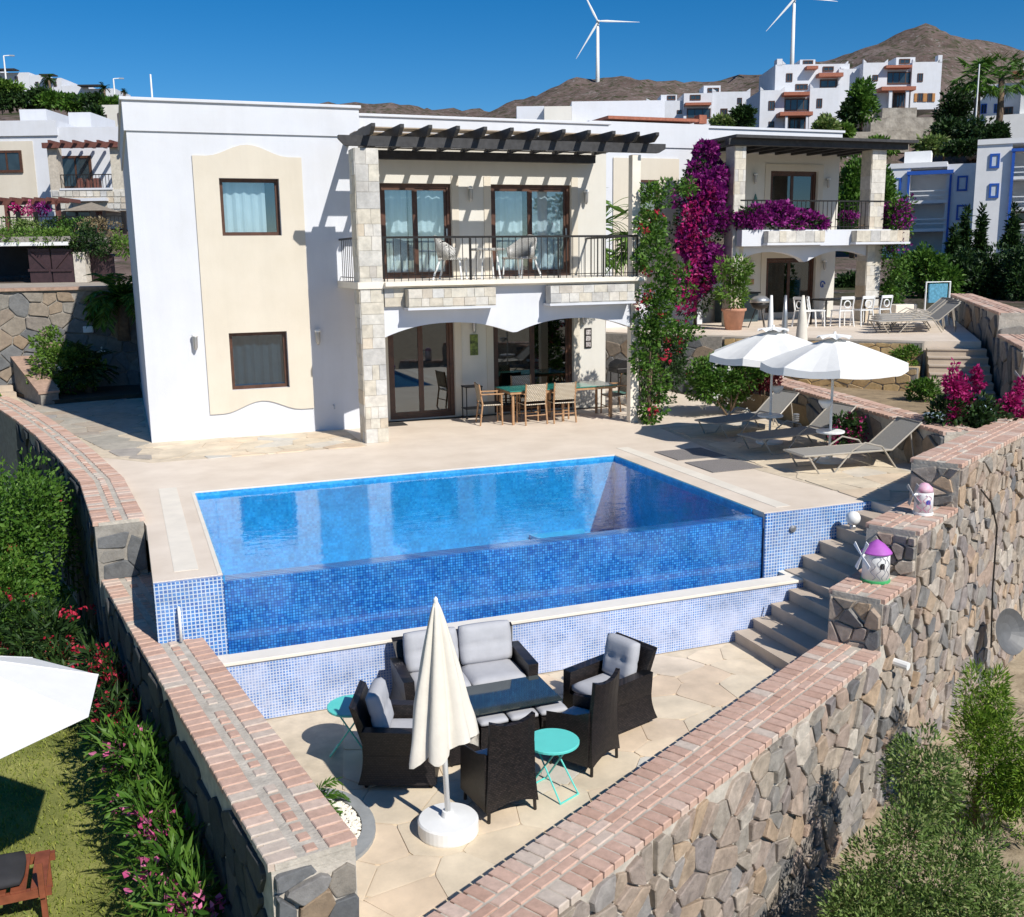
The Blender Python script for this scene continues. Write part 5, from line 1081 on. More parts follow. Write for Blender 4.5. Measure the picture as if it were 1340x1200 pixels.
# ================================================================ LEFT GARDEN
hg=shrub('hedge','big clipped green hedge with a few red flowers beside the curving wall','hedge',(-1.75,17.6,-2.5),[(0,0,1.5,.75,1.0,1.4),(-.6,-.8,1.7,.9,.9,1.35),(-.9,.9,1.7,.9,1.0,1.3),(.12,.9,2.0,.5,.8,.75),(-.3,-1.7,1.0,.7,.7,1.0),(-1.6,0,1.5,.9,1.6,1.2)],26000,.075,.045,leafg,130,flowers=[(9,.05,redf)],sub=40)
shrub('red_oleander','dark shrub with red flowers under the hedge','bush',(-1.05,14.9,-2.5),[(0,0,.6,.55,.6,.6),(.1,-.9,.5,.45,.6,.55),(-.5,.5,.8,.6,.6,.6)],3200,.14,.035,leafd,131,flowers=[(34,.06,redf)])
OL=[(-.45,12.9,1.15),(-.35,11.9,1.05),(-.28,11.1,.95),(-.12,10.4,1.15),(-.02,9.75,1.1),(.06,9.1,.95),(.12,8.3,.85),(.0,7.7,.6)]
for k,(x,y,h) in enumerate(OL):
    lab=['dark oleander with red buds by the wall, next under the hedge','oleander with red buds against the shaded wall beside the white parasol','leafy oleander without flowers by the white parasol edge','leafy oleander with long leaves by the shaded wall','pink-flowering oleander with long bright leaves by the wall','oleander with pink flower heads on the lawn edge','pink-flowered oleander at the corner of the lawn','low oleander at the foot of the wall end'][k]
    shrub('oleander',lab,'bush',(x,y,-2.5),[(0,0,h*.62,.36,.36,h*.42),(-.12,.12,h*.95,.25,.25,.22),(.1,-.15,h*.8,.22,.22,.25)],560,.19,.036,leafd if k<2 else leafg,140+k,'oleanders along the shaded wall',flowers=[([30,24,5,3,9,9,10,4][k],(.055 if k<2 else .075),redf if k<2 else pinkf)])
def grass():
    rg=np.random.default_rng(9); n=26000; x=rg.uniform(-3.2,.3,n); y=rg.uniform(6.2,17,n); P=np.stack([x,y,np.full(n,-2.5)],1); D=rg.normal(size=(n,3))*.5; D[:,2]=1
    return leaf_mesh('lawn_grass',P,D,.055,.012,mat_leaf('grass_blade',[(0,(.16,.22,.03)),(.5,(.26,.30,.05)),(1,(.38,.38,.10))]),None,kind='stuff',rg=rg)
tag(grass(),'short sunlit green lawn grass','grass')
pu=thing('garden_parasol','big white parasol standing on the lawn with a wooden lounger under it','parasol',(-1.62,9.42,-2.5)); c=Vector((-1.62,9.42,-2.5)); n=8
put('pole',MB().tube([c,c+Vector((0,0,2.75))],.03,8),white_p,pu)
rz=R(22.5-4); vs=[(c.x,c.y,c.z+2.75)]+[(c.x+1.22*math.cos(2*math.pi*i/n+rz),c.y+1.22*math.sin(2*math.pi*i/n+rz),c.z+2.22) for i in range(n)]
o=put('canopy',MB().add(vs,[(0,1+i,1+(i+1)%n) for i in range(n)]),canvas,pu); o.modifiers.new('th','SOLIDIFY').thickness=.006
for i in range(n): put('rib',MB().tube([vs[0],vs[1+i]],.008,4),white_p,pu)
wl_=thing('wooden_lounger','reddish wooden slatted lounger with dark cushions in the parasol shade','sun lounger',(-1.75,9.9,-2.5)); red_w=mat('red_hardwood',(.24,.07,.035),.5,.3,9,.2)
for y in (9.45,10.05): put('rail',bx(-2.6,-1.02,y,y+.05,-2.2,-2.12),red_w,wl_)
for k in range(9): put('slat',bx(-2.55+.17*k,-2.42+.17*k,9.46,10.09,-2.118,-2.10),red_w,wl_)
for x in (-2.4,-1.12):
    for y in (9.46,10.05): put('leg',bx(x,x+.05,y+.002,y+.046,-2.5,-2.201),red_w,wl_)
put('cushion',MB().cushion(-1.9,9.77,-2.05,1.3,.55,.10),mat('dark_cushion',(.03,.03,.035),.9,.2),wl_,True); put('armrest',bx(-1.12,-1.07,9.42,9.447,-2.2,-1.85),red_w,wl_)
# ---------------------------------------------------------------- scrub outside the right wall
def tuft(x,y,blobs,n,L,Wd,m,seed,label,grp): return shrub('scrub_bush',label,'bush',(x,y,scrub_z(x,y)),blobs,n,L,Wd,m,seed,grp,sub=22)
tuft(6.55,7.0,[(0,0,.8,.7,.5,.85),(-.55,-.45,.5,.6,.5,.6),(.5,.3,1.6,.38,.3,.55),(.75,-.15,.6,.45,.4,.6)],36000,.055,.022,leafo,160,'big olive-green bush against the patio wall','wild bushes below the wall')
tuft(8.9,8.35,[(0,0,.8,.42,.4,.8),(.1,.1,1.5,.28,.28,.5),(.4,-.4,.6,.4,.4,.6)],15000,.075,.016,mat_leaf('leaf_fennel',[(0,(.07,.15,.012)),(.6,(.15,.27,.02)),(1,(.27,.36,.06))]),161,'bright feathery upright bush below the tall stone wall','wild bushes below the wall')
tuft(5.3,6.1,[(0,0,.3,.45,.4,.4),(.9,-.3,.3,.5,.4,.4)],6500,.055,.022,leafo,162,'low spreading olive-green bush at the wall foot','wild bushes below the wall')
tuft(3.6,5.55,[(0,0,1.3,.35,.25,.45),(.3,-.2,.7,.4,.3,.6)],2600,.06,.03,leafl,163,'small light green weed rising beside the stone parapet','wild bushes below the wall')
tuft(10.3,8.3,[(0,0,.4,.6,.6,.5),(.7,-.4,.3,.6,.6,.4)],4500,.06,.022,leafo,164,'dry green scrub below the feathery bush','wild bushes below the wall')
tuft(12.2,9.6,[(0,0,.3,.5,.5,.35),(.6,.5,.25,.5,.5,.3)],1600,.06,.02,mat_leaf('leaf_rusty',[(0,(.16,.03,.03)),(.5,(.24,.12,.06)),(1,(.3,.2,.1))]),165,'reddish dry bush at the foot of the tall wall','wild bushes below the wall')
def drygrass():
    rg=np.random.default_rng(12); n=42000; x=rg.uniform(3,17,n); y=3.5+(x-3)*.50+rg.uniform(-4.2,.9,n); z=np.array([scrub_z(a,b) for a,b in zip(x,y)])+.02
    D=rg.normal(size=(n,3))*.55; D[:,2]=np.abs(D[:,2])+.5; return leaf_mesh('dry_grass',np.stack([x,y,z],1),D,.22,.014,leafdry,None,kind='stuff',rg=rg)
for k in range(16):
    q=random.Random(k+300); x=q.uniform(7.5,15); y=3.2+(x-3)*.50+q.uniform(-2.6,.2); r=q.uniform(.16,.34)
    shrub('dry_tussock','pale dry tussock on the slope below the wall','bush',(x,y,scrub_z(x,y)),[(0,0,r*.6,r,r,r*.8)],700,.16,.014,leafdry if k%3 else leafo,300+k,'dry tussocks on the slope')
tag(drygrass(),'straw-coloured dry grass on the slope below the wall','grass')
tag(put('satellite_dish',MB().lathe([(.02,.0),(.14,.02),(.26,.07),(.34,.13),(.335,.135),(.25,.08),(.13,.03),(.02,.012)],24),mat('dark_grey_dish',(.12,.12,.12),.5,.2),at=(11.75,10.80,-2.0)),'dark satellite dish mounted on the outside of the tall stone wall','satellite dish').rotation_euler=(R(70),R(25),0)
tag(put('wall_cable',MB().tube([(10.6,10.30,.35),(10.95,10.44,.1),(11.2,10.55,-.3),(11.22,10.56,-1.2),(11.3,10.58,-2.1)],.012,6),iron),'black cable running down the tall stone wall','cable')
tag(put('drain_pipe',MB().tube([(8.35,9.35,-1.35),(8.45,9.1,-1.36)],.05,10),white_p),'short white drain pipe sticking out of the stone wall','pipe')
# ================================================================ BUILDINGS FARTHER AWAY
farglass=mat('far_window_glass',(.03,.045,.055),.12,.3,2,0,spec=.8)
redtile=mat('red_roof_tile',(.35,.12,.07),.8,.3,9,.5)
blue_t=mat('blue_trim_paint',(.02,.10,.45),.5,.1)
bluewall=mat('blue_white_stucco',(.82,.815,.80),.85,.05,1.5,.2,.004,60,world=True)
class Bld:
    def __init__(s,dist,label,px,py,name='house',cat='house',group=None,face=None):
        s.fr=FD(dist) if face is None else FR(dist,face); u,z=s.fr.P(px,py); p=s.fr.w(u,0,z); s.d=dist; s.t=thing(name,label,cat,tuple(p),group)
    def box(s,name,x0,y0,x1,y1,depth,m=stucco,v=0,parent=None):
        u0,z1=s.fr.P(x0,y0,v); u1,_=s.fr.P(x1,y0,v); z0=s.fr.P((x0+x1)/2,y1,v)[1]; z1=s.fr.P((x0+x1)/2,y0,v)[1]
        return put(name,bx(u0,u1,v,v+depth,z0,z1,s.fr),m,parent or s.t)
    def win(s,x0,y0,x1,y1,v=0,fm=wood_b,gm=None,bars=1,name='window',t=None):
        u0=s.fr.P(x0,y0,v)[0]; u1=s.fr.P(x1,y0,v)[0]; z1=s.fr.P((x0+x1)/2,y0,v)[1]; z0=s.fr.P((x0+x1)/2,y1,v)[1]; t=t or min(.14,(u1-u0)*.14)
        f=put(name,frame_mb(s.fr,u0,u1,z0,z1,v-.10,v-.004,t),fm,s.t); put('pane',bx(u0+t,u1-t,v-.05,v-.005,z0+t,z1-t,s.fr),gm or farglass,f)
        for k in range(bars): uc=u0+(u1-u0)*(k+1)/(bars+1); put('mullion',bx(uc-t*.35,uc+t*.35,v-.08,v-.051,z0+t,z1-t,s.fr),fm,f)
        return f
    def rail(s,x0,y0,x1,y1,v=0,m=iron,n=12,bar=.03):
        u0=s.fr.P(x0,y0,v)[0]; u1=s.fr.P(x1,y0,v)[0]; z1=s.fr.P((x0+x1)/2,y0,v)[1]; z0=s.fr.P((x0+x1)/2,y1,v)[1]; b=MB(); b.box(u0,u1,v-.03,v+.03,z1-.05,z1,s.fr)
        r=put('railing',b,m,s.t)
        for k in range(n+1): u=u0+(u1-u0)*k/n; put('baluster',bx(u-bar/2,u+bar/2,v-.01,v+.01,z0,z1-.05,s.fr),m,r)
    def merlon(s,x0,y0,x1,w=3,h=5,m=stucco,v=0,depth=.4):
        """little raised horns on the ends of a parapet"""
        for a,b in ((x0,x0+w),(x1-w,x1)):
            u0=s.fr.P(a,y0,v)[0]; u1=s.fr.P(b,y0,v)[0]; z0=s.fr.P(a,y0,v)[1]; hh=h*s.d/F
            put('parapet_horn',MB().prismv([(u0,z0),(u1,z0),(u1,z0+hh*(1 if a>x0 else .2)),(u0,z0+hh*(1 if a==x0 else .2))],v,v+depth,s.fr),m,s.t)
# --- left neighbour up the slope
H=Bld(62,'white hillside villa with stone balcony and red-brown pergola beyond the retaining wall',90,310)
H.box('wall',-60,161,73,312,9,stucco); H.box('wall',73.3,166,178,312,9,stucco,.02); H.box('parapet',-62,158,73,178,9.2,stucco,-.12); H.box('upper_block',25,143,60,160,4,stucco,3); H.box('upper_block',89,147,118,167,4,stucco,3)
H.box('cream_panel',-40,185,42,300,.05,cream,-.05); H.win(-12,197,28,226,-.06); H.win(77,204,119,247,-.02,bars=1,name='door')
H.box('stone_pillar',61,193,74,262,.6,clad_m,-2.5); H.box('stone_pillar',143,193,157,262,.6,clad_m,-2.5); H.box('stone_balcony',66,248,170,276,2.4,clad_m,-2.52)
for x in range(68,168,9):
    for y in (250,258,266): H.box('stone',x+(y%2)*4,y,x+8+(y%2)*4,y+7,.05,clad_m,-2.575)
H.box('slab_edge',78,246,147,248.5,.3,stucco,-2.6); H.rail(79,228,146,246,-2.4,n=16); H.box('planter',92,259,138,263,.5,stucco,-3.0)
H.box('pergola_beam',54,186,168,193,.25,wood_r,-2.8)
for k in range(7): H.box('rafter',62+k*16,183,65+k*16,187,3.0,wood_r,-3.2)
for k,(x,y) in enumerate(((100,238),(112,239),(122,238))): H.box('balcony_chair',x,y-5,x+6,y+8,.5,wood_r,-1.6)
# red-brown pergola and garden pavilion under it
Pg=Bld(54,'red-brown timber pergola with hanging flowers in the upper garden',35,308,'garden_pergola','pergola'); Pg.box('beam',-30,261,75,268,.25,wood_r); Pg.box('post',71,262,76,306,.25,wood_r,.0); Pg.box('post',5,268,9,306,.25,wood_r,0.0)
for k in range(7): Pg.box('rafter',-20+k*16,258,-17+k*16,263,2.5,wood_r,-.4)
for k,(x,m_) in enumerate(((24,magenta),(42,pinkf),(58,purple))):
    u,z=Pg.fr.P(x,274); p=Pg.fr.w(u,0,z); crown(Pg.t,[(p.x,p.y,p.z,.3,.3,.3)],160,.16,.12,m_,170+k,'hanging_flowers')
Pv=Bld(52,'dark garden pavilion with a low tan roof in the upper garden',108,308,'garden_pavilion','pavilion'); u0,z0=Pv.fr.P(80,276); u1,_=Pv.fr.P(136,276); uz=Pv.fr.P(108,263)[1]
put('roof',MB().add([Pv.fr.w(u0,0,z0),Pv.fr.w(u1,0,z0),Pv.fr.w(u1,2.4,z0),Pv.fr.w(u0,2.4,z0),Pv.fr.w((u0+u1)/2,1.2,uz)],[(0,1,4),(1,2,4),(2,3,4),(3,0,4),(3,2,1,0)]),mat('tan_roof',(.26,.22,.17),.9,.2),Pv.t)
for x in (82,118,134): Pv.box('post',x,276,x+3,306,.12,iron)
Pv.box('screen',85,277,117,306,.1,farglass,.8); Pv.box('lattice',121,277,133,303,.06,wood_r,.5)
G=Bld(50,'dark metal garden fence with square posts on the garden edge',70,306,'garden_fence','fence'); G.rail(-20,283,160,305,0,iron,34,.02)
for x in (20,43,80,119,158): G.box('post',x,277,x+4,306,.2,iron)
for k,(x,w_) in enumerate(((20,16),(45,18),(75,14),(100,22),(130,20))):
    u,z=G.fr.P(x,300,-.8); p=G.fr.w(u,-.8,z-.25); shrub('garden_hedge','low rounded green hedge clump along the upper garden fence','hedge',tuple(p),[(0,0,.35,w_*.045,.5,.4)],700,.12,.06,[leafg,leafo,leafd,leafg,leafdry][k],180+k,'hedge clumps along the upper garden fence')
# carport with timber doors under a planted roof, gate, retaining wall
K=Bld(40,'dark timber carport doors under a grass-edged roof beside the retaining wall',40,376,'carport','carport'); K.box('back_wall',-60,318,110,377,.2,dark,3.2); K.box('roof_slab',-60,310,92,317,3.6,mortar_d,-.2); K.box('white_fascia',-60,317.2,89,322,.12,white_p,-.3)
dm=mat('dark_plum_timber',(.045,.022,.026),.6,.3,8,.3)
for x0,x1,fl in ((36,64,1),(66,94,-1)):
    dr=K.box('door',x0,325,x1,375,.06,dm); 
    for y in (326,352,371): K.box('cross_rail',x0+.5,y,x1-.5,y+3.2,.05,dm,-.055,dr)
    ua,za=K.fr.P(x0+1,330,-.05); ub,zb=K.fr.P(x1-1,352,-.05); ua,ub=(ua,ub) if fl>0 else (ub,ua); put('brace',MB().prismv([(ua,za),(ua+.10*fl,za),(ub,zb),(ub-.10*fl,zb)],-.05,-.01,K.fr),dm,dr)
K.box('pier',95,330,110,376,.5,clad_m,-.05)
gt=Bld(40.5,'arched dark plum garden gate beside the carport',130,376,'garden_gate','gate'); ua,_=gt.fr.P(111,350); ub,_=gt.fr.P(150,350); zb=gt.fr.P(130,376)[1]; zs=gt.fr.P(130,336)[1]; za=gt.fr.P(130,326)[1]
nb=9
for k in range(nb):
    a=ua+(ub-ua)*k/nb; c=ua+(ub-ua)*(k+1)/nb; zz=lambda u: zs+(za-zs)*math.sin(math.pi*(u-ua)/(ub-ua)); put('plank',MB().prismv([(a+.006,zb),(c-.006,zb),(c-.006,zz(c)),(a+.006,zz(a))],0,.05,gt.fr),dm,gt.t)
for k,(x,y,L_,m_) in enumerate(((30,308,2.6,leafl),(75,312,1.6,leafl),(100,320,.6,leafd),(130,318,.8,leafd),(118,312,.8,leafd),(160,318,.6,leafl))):
    u,z=K.fr.P(x,y,.2); p=K.fr.w(u,.2,z-.15); shrub('trailing_plant','trailing greenery over the carport and gate','plant',tuple(p),[(0,0,.15,L_*.55,.5,.28 if k<2 else .5)],1100 if k<2 else 600,.13,.06,m_,190+k,'greenery over the carport and gate')
RW=thing('retaining_wall','high grey rubble retaining wall with brick coping beyond the villa','wall',(-3,30.7,0)); put('core',bx(-16,.37,30.6,31.4,-.5,2.78),mortar_d,RW); stone_face(RW,(-6,30.6),(.36,30.6),0,2.74,(0,-1,0),.33,stone_g,71,h=.06,gap=.012)
RW2=MB(); put('coping',bx(-16,.40,30.5,31.45,2.783,2.86),mat('brick_coping',(.40,.27,.20),.85,.3,9,.5),RW)
sheet('upper_drive',[(-18,31.4),(.4,31.4),(2,44),(-20,44)],1.0,2.77,mat('drive_paving',(.40,.34,.27),.9,.2,3,.3,world=True))
tag(put('wall_light',bx(-.98,-.72,30.42,30.53,1.62,1.80),white_p,bevel=.02),'small white bulkhead light on the rubble retaining wall','lamp')
# planting bed at the turn of the side path
pbw=thing('bed_wall','low stone bed wall with sloping brick top beside the side steps','wall',(-2.9,28.6,0))
put('core',MB().prism([(-2.02,27.9),(-1.62,28.1),(-2.3,30.55),(-2.8,30.5)],[0]*4,[.30,.30,1.0,1.0]),mortar_d,pbw); put('brick_coping',MB().prism([(-2.06,27.85),(-1.58,28.05),(-2.25,30.58),(-2.85,30.53)],[.302,.302,1.002,1.002],[.36,.36,1.06,1.06]),MATS['brick_coping'],pbw)
stone_face(pbw,(-2.02,27.9),(-1.62,28.1),0,.3,(.46,-.88,0),.22,stone_g,73,h=.03)
ss=thing('side_steps','worn stone steps climbing at the edge of the side path','stairs',(-3.6,30,0))
for k in range(5): put('step',MB().prism([(-2.75-.1*k,30.0+.35*k),(-4.8-.1*k,29.9+.35*k),(-4.9-.1*k,30.25+.35*k),(-2.85-.1*k,30.35+.35*k)],0,.15*(k+1)),stepm,ss)
shrub('white_rose_bush','bright green bush with white flowers in the bed by the retaining wall','bush',(-1.55,29.3,0.0),[(0,0,.7,.75,.6,.6),(.5,.2,.8,.6,.5,.6),(-.2,.3,1.4,.4,.4,.35)],5200,.10,.055,leafl,200,flowers=[(20,.06,whitef)])
palm('yucca','dark spiky yucca in the shade by the retaining wall',(-.95,29.3,0),.8,40,.75,21,.09,m=leafd,droop=.5)['category']='plant'
palm('palm','arching green palm over the retaining wall beside the villa corner',(.05,30.1,1.5),1.0,34,1.05,22,.14,m=leafg,droop=1.3); sheet('planting_bed',[(-1.9,28.0),(.36,28.4),(.36,30.55),(-2.9,30.55)],-.1,.12,mat('bed_soil',(.06,.045,.03),.95,.3,4,.8))
palm('banana_plant','broad light-green frond plant at the edge of the side steps',(-4.15,29.3,.3),.3,9,1.3,23,.08,m=leafl,droop=1.6)['category']='plant'
# --- trees and houses on the left slope
def tree(dist,px,py_base,py_top,wpx,m,seed,label,n=2600,leaf=None,group='trees on the hillside',name='tree',v=0):
    fr=FD(dist); u,zb=fr.P(px,py_base); zt=fr.P(px,py_top)[1]; p=fr.w(u,0,zb); h=zt-zb; r=wpx*.5*dist/F; rg=random.Random(seed); L=leaf or max(.16,.0042*dist)
    bl=[(rg.uniform(-.45,.45)*r,rg.uniform(-.4,.4)*r,h*rg.uniform(.35,.72),r*rg.uniform(.5,.7),r*rg.uniform(.5,.7),h*rg.uniform(.22,.32)) for _ in range(5)]+[(0,0,h*.74,r*.5,r*.5,h*.25)]
    t=shrub(name,label,'tree',(p.x,p.y,p.z-.3),bl,n,L,L*.5,m,seed,group,trunk=max(.08,h*.03),sub=18); return t
HD=[(15,142,112,50,leafd),(48,142,116,40,leafd),(75,140,118,40,leafg),(100,142,120,44,leafg),(125,142,122,40,leafd),(150,140,126,34,leafg),(10,122,104,40,leafl),(0,140,100,30,leafd),(58,142,112,28,leafd),(122,158,134,24,leafd)]
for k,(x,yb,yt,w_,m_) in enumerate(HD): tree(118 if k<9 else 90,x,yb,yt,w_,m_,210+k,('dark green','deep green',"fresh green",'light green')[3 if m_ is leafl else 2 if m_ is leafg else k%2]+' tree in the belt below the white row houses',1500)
LRl=['white hillside house at the upper end of the row, under a dark canopy','white hillside house in the middle of the row, beside the palm','low white hillside house at the lower end of the row']
for k,(x0,y0,x1,y1) in enumerate(((-40,91,38,124),(38,98,80,128),(80,112,150,132))):
    Q=Bld(195,LRl[k],(x0+x1)/2,y1,group='row houses on the left hill'); Q.box('wall',x0,y0,(x0+x1)/2,y1,8); Q.box('wall',(x0+x1)/2+.05,y0+4,x1,y1,8,stucco,.05); Q.box('canopy',x0+(x1-x0)*.3,y0-1.5,x0+(x1-x0)*.75,y0,2,wood_d,-2)
    for j in range(3): xx=x0+(x1-x0)*(.2+.28*j); Q.win(xx,y0+9,xx+4,y0+15,0 if xx+4<(x0+x1)/2 else .03)
Q=Bld(105,'small beige house behind the villa roof',146,166); Q.box('wall',133,137,185,168,6,warmw); Q.win(136,150,140,157); Q.win(154,148,160,162,name='door')
for k,(x,y0,y1) in enumerate(((66,98,124),(137,110,132),(163,117,130))): fr=FD(150); u,zb=fr.P(x,y1); zt=fr.P(x,y0)[1]; p=fr.w(u,0,zb); palm('hill_palm',['feathery palm on the left hill in front of the white row houses','palm at the lower end of the white row houses','small palm just showing over the villa parapet'][k],tuple(p),(zt-zb)*.75,22,(zt-zb)*.42,30+k,.16,'palms on the left hill',leafd if k else leafg)
for k,(x,y0,y1) in enumerate(((10,73,125),(151,103,135))):
    fr=FD(140); u,zb=fr.P(x,y1); zt=fr.P(x,y0)[1]; p=fr.w(u,0,zb); t=thing('lamp_post',['tall pale lamp post near the edge of the left hill','thin lamp post beside the small palm on the left hill'][k],'lamp post',tuple(p),'lamp posts on the left hill'); put('pole',MB().tube([p-Vector((0,0,1)),Vector((p.x,p.y,zt))],[.13,.09],8),white_p,t); put('arm',MB().tube([(p.x,p.y,zt),(p.x+.9,p.y,zt+.1)],.06,6),white_p,t); put('lamp_head',bx(p.x+.7,p.x+1.3,p.y-.1,p.y+.1,zt+.0,zt+.16),grey_m,t)
# --- right hillside
def hill_house(dist,label,px,py): return Bld(dist,label,px,py,group='white houses on the right hill')
A=hill_house(165,'long white hillside house with a wide red-edged balcony above the neighbouring roof',915,175)
A.box('wall',845,132,900,180,9); A.box('wall',895,122,932,180,9,stucco,-.6); A.box('wall',932.2,120,982,180,9); A.box('wall',921,112,943,124,4,stucco,2); A.box('wall',865,124,886,134,4,stucco,2)
A.merlon(932.2,120,982,5,4); A.merlon(846,132,900,5,3); A.win(903,124,917,131,-.6); A.win(873,125,884,131,2); A.win(886,144,892,149,-.0); A.win(899,142,930,155,-.6,wood_b,None,2,'balcony_opening'); A.box('tile_roof',897,134,931,137.5,1.5,redtile,-1.8); A.win(965,128,971,136); A.win(943,142,952,152); A.win(926,115,941,121,2)
Bh=hill_house(138,'white stepped hillside house with red-tiled balconies, behind the first turbine tower',1050,172)
Bh.box('wall',1015,84,1112,170,9,stucco,4); Bh.box('wall',995,118,1027,172,8); Bh.box('wall',1027.2,122,1060,172,8,stucco,.4); Bh.box('wall',1060.2,115,1099,172,8); Bh.box('tower',1017,77,1024,86,1.5,stucco,4); Bh.box('roof_room',1047,78,1067,86,3,stucco,5)
Bh.merlon(995,118,1027,4,4); Bh.merlon(1060.2,115,1099,4,5); Bh.merlon(1024,84,1110,4,4,v=4); Bh.win(1006,132,1014,144); Bh.win(1069,129,1076,141); Bh.win(1026.5,129,1060,145,.38,bars=3,name='balcony_opening'); Bh.box('tile_roof',1026,120,1060,124.5,1.6,redtile,-1.2); Bh.box('tile_roof',1021,146,1064,151,2.2,redtile,-2.0); Bh.box('column',1028,152,1031,172,.3,stucco,-1.8); Bh.box('column',1055,152,1058,172,.3,stucco,-1.8); Bh.win(1033,152,1054,171,.38,bars=2,name='door'); Bh.win(1006,159,1013,167)
Bh.win(1029,96,1037,107,4); Bh.win(1041,110,1057,118,4,bars=2); Bh.win(1073,104,1104,115,4,bars=2,name='balcony_opening'); Bh.box('tile_roof',1072,95,1104,100,1.5,redtile,2.6); Bh.box('tile_roof',1056,86,1071,90,1.2,redtile,2.9); Bh.win(1077,87,1091,93.5,3.98); Bh.win(1051,79,1064,85,5)
Ch=hill_house(140,'white hillside house with columned porch and orange shutters above stone terraces',1180,150)
Ch.box('wall',1130,82,1162,146,8); Ch.box('wall',1160,86,1194,146,8,stucco,.5); Ch.box('wall',1194.2,81,1233,143,8); Ch.box('wall',1098,90,1130,150,8,stucco,1.5); Ch.box('tower',1228,72,1233.5,82,1,stucco,0); Ch.box('roof_room',1173,75,1198,87,3,stucco,2)
Ch.merlon(1130,82,1162,4,4); Ch.merlon(1194.2,81,1230,4,3); Ch.merlon(1100,91,1130,4,3,v=1.5); Ch.win(1160.5,94,1193.5,110,.48,bars=3,name='balcony_opening'); Ch.box('tile_roof',1160,85,1194,88.5,1.3,redtile,-.9); Ch.box('tile_roof',1154,113,1199,118,2.2,redtile,-2); Ch.box('column',1164,118,1168,141,.3,stucco,-1.8); Ch.box('column',1186,118,1190,141,.3,stucco,-1.8); Ch.win(1169,120,1185,141,.48,bars=3,name='door')
Ch.win(1201,96,1208,107); Ch.win(1177,77,1191,84,2); Ch.win(1142,98,1149,106); Ch.win(1141,124,1147,136)
for x0,x1 in ((1201,1208),(1214,1220)): Ch.win(x0,122,x1,133)
for x0,x1 in ((1197,1200.5),(1208.5,1213.5),(1220.5,1224)): Ch.box('shutter',x0,122,x1,133,.08,mat('orange_shutter',(.42,.19,.05),.6,.2),-.1)
for k,(x0,y0,x1,y1,v) in enumerate(((1155,141,1200,154,-2.2),(1130,146,1160,165,-.5),(1140,154,1222,172,-4),(1110,172,1215,188,-7),(1120,184,1190,200,-9))): 
    q=Bld(140,['stone porch base under the columned hillside house','rough stone terrace wall beside the hillside tree','broad grey stone terrace wall on the right hill','lower stone terrace wall on the right hill','lowest stone terrace wall above the neighbouring roof'][k],(x0+x1)/2,y1,'terrace_wall','wall'); q.box('masonry',x0,y0,x1,y1,3,mat('terrace_masonry',(.34,.30,.25),.95,.45,.9,.9,.12,1.6,c2=(.44,.40,.34),world=True),v)
Dh=Bld(120,'pale hillside house half hidden behind two fan palms',1300,190,group='white houses on the right hill',face=1330); Dh.box('wall',1268,110,1340,200,8,bluewall); Dh.box('wall',1340.3,70,1420,200,8,bluewall,-2); Dh.box('wall',1290,150,1345,200,6,bluewall,-3); Dh.win(1284,136,1292,149,0,blue_t); Dh.win(1301,136,1307,148,0,blue_t); Dh.win(1314,140,1326,150); Dh.box('roof_slab',1325,92,1360,98,3,redtile,-3)
E_=Bld(92,'white apartment block with blue-trimmed windows and recessed balconies',1215,335,'apartment_building','building',face=1260); 
E_.box('wall',1155,219,1192,340,8,bluewall); E_.box('wall',1240,214,1282,340,8,bluewall); E_.box('wall',1192.1,226,1239.9,340,.3,bluewall,2.6); E_.box('roof',1155,213,1240,219.5,8.2,bluewall,-.1); E_.box('stair_head',1184,198,1219,214,3,bluewall,2); E_.box('blue_beam',1187,223,1248,228,.3,blue_t,-.35)
for y in (262,299): E_.box('balcony_slab',1190,y,1242,y+4,2.8,bluewall,-.2); 
for y in (249,255,286,292): E_.box('balcony_rail',1191,y,1241,y+1.4,.08,white_p,-.15)
for x in (1188,1243): E_.box('blue_post',x,228,x+3,330,.2,blue_t,-.3)
for (x0,y0,x1,y1) in ((1166,233,1180,253),(1253,230,1267,250),(1252,268,1266,288)): E_.win(x0,y0,x1,y1,0,blue_t,mat('pale_shutter',(.6,.66,.72),.6,.1),0,t=.16)
F_=Bld(84,'taller white apartment block with blue window frames at the edge of the hill',1310,330,'apartment_building','building',face=1300)
F_.box('wall',1280,182,1326,345,9,bluewall); F_.box('wall',1372,186,1420,345,9,bluewall); F_.box('wall',1326.1,200,1371.9,345,.3,bluewall,2.8); F_.box('roof',1280,179,1420,186,9,bluewall,-.12); F_.box('blue_beam',1324,193,1376,197,.3,blue_t,-.35)
for y in (230,271): F_.box('balcony_slab',1324,y,1374,y+4,3,bluewall,-.25)
for y in (217,224,256,263,292,300): F_.box('balcony_rail',1325,y,1373,y+1.4,.08,white_p,-.2)
F_.box('blue_post',1325,197,1329,330,.2,blue_t,-.3); F_.win(1328,276,1370,292,2.78,bars=1)
for (x0,y0,x1,y1) in ((1296,201,1309,220),(1295,240,1308,259)): F_.win(x0,y0,x1,y1,0,blue_t,MATS['pale_shutter'],0,t=.16)
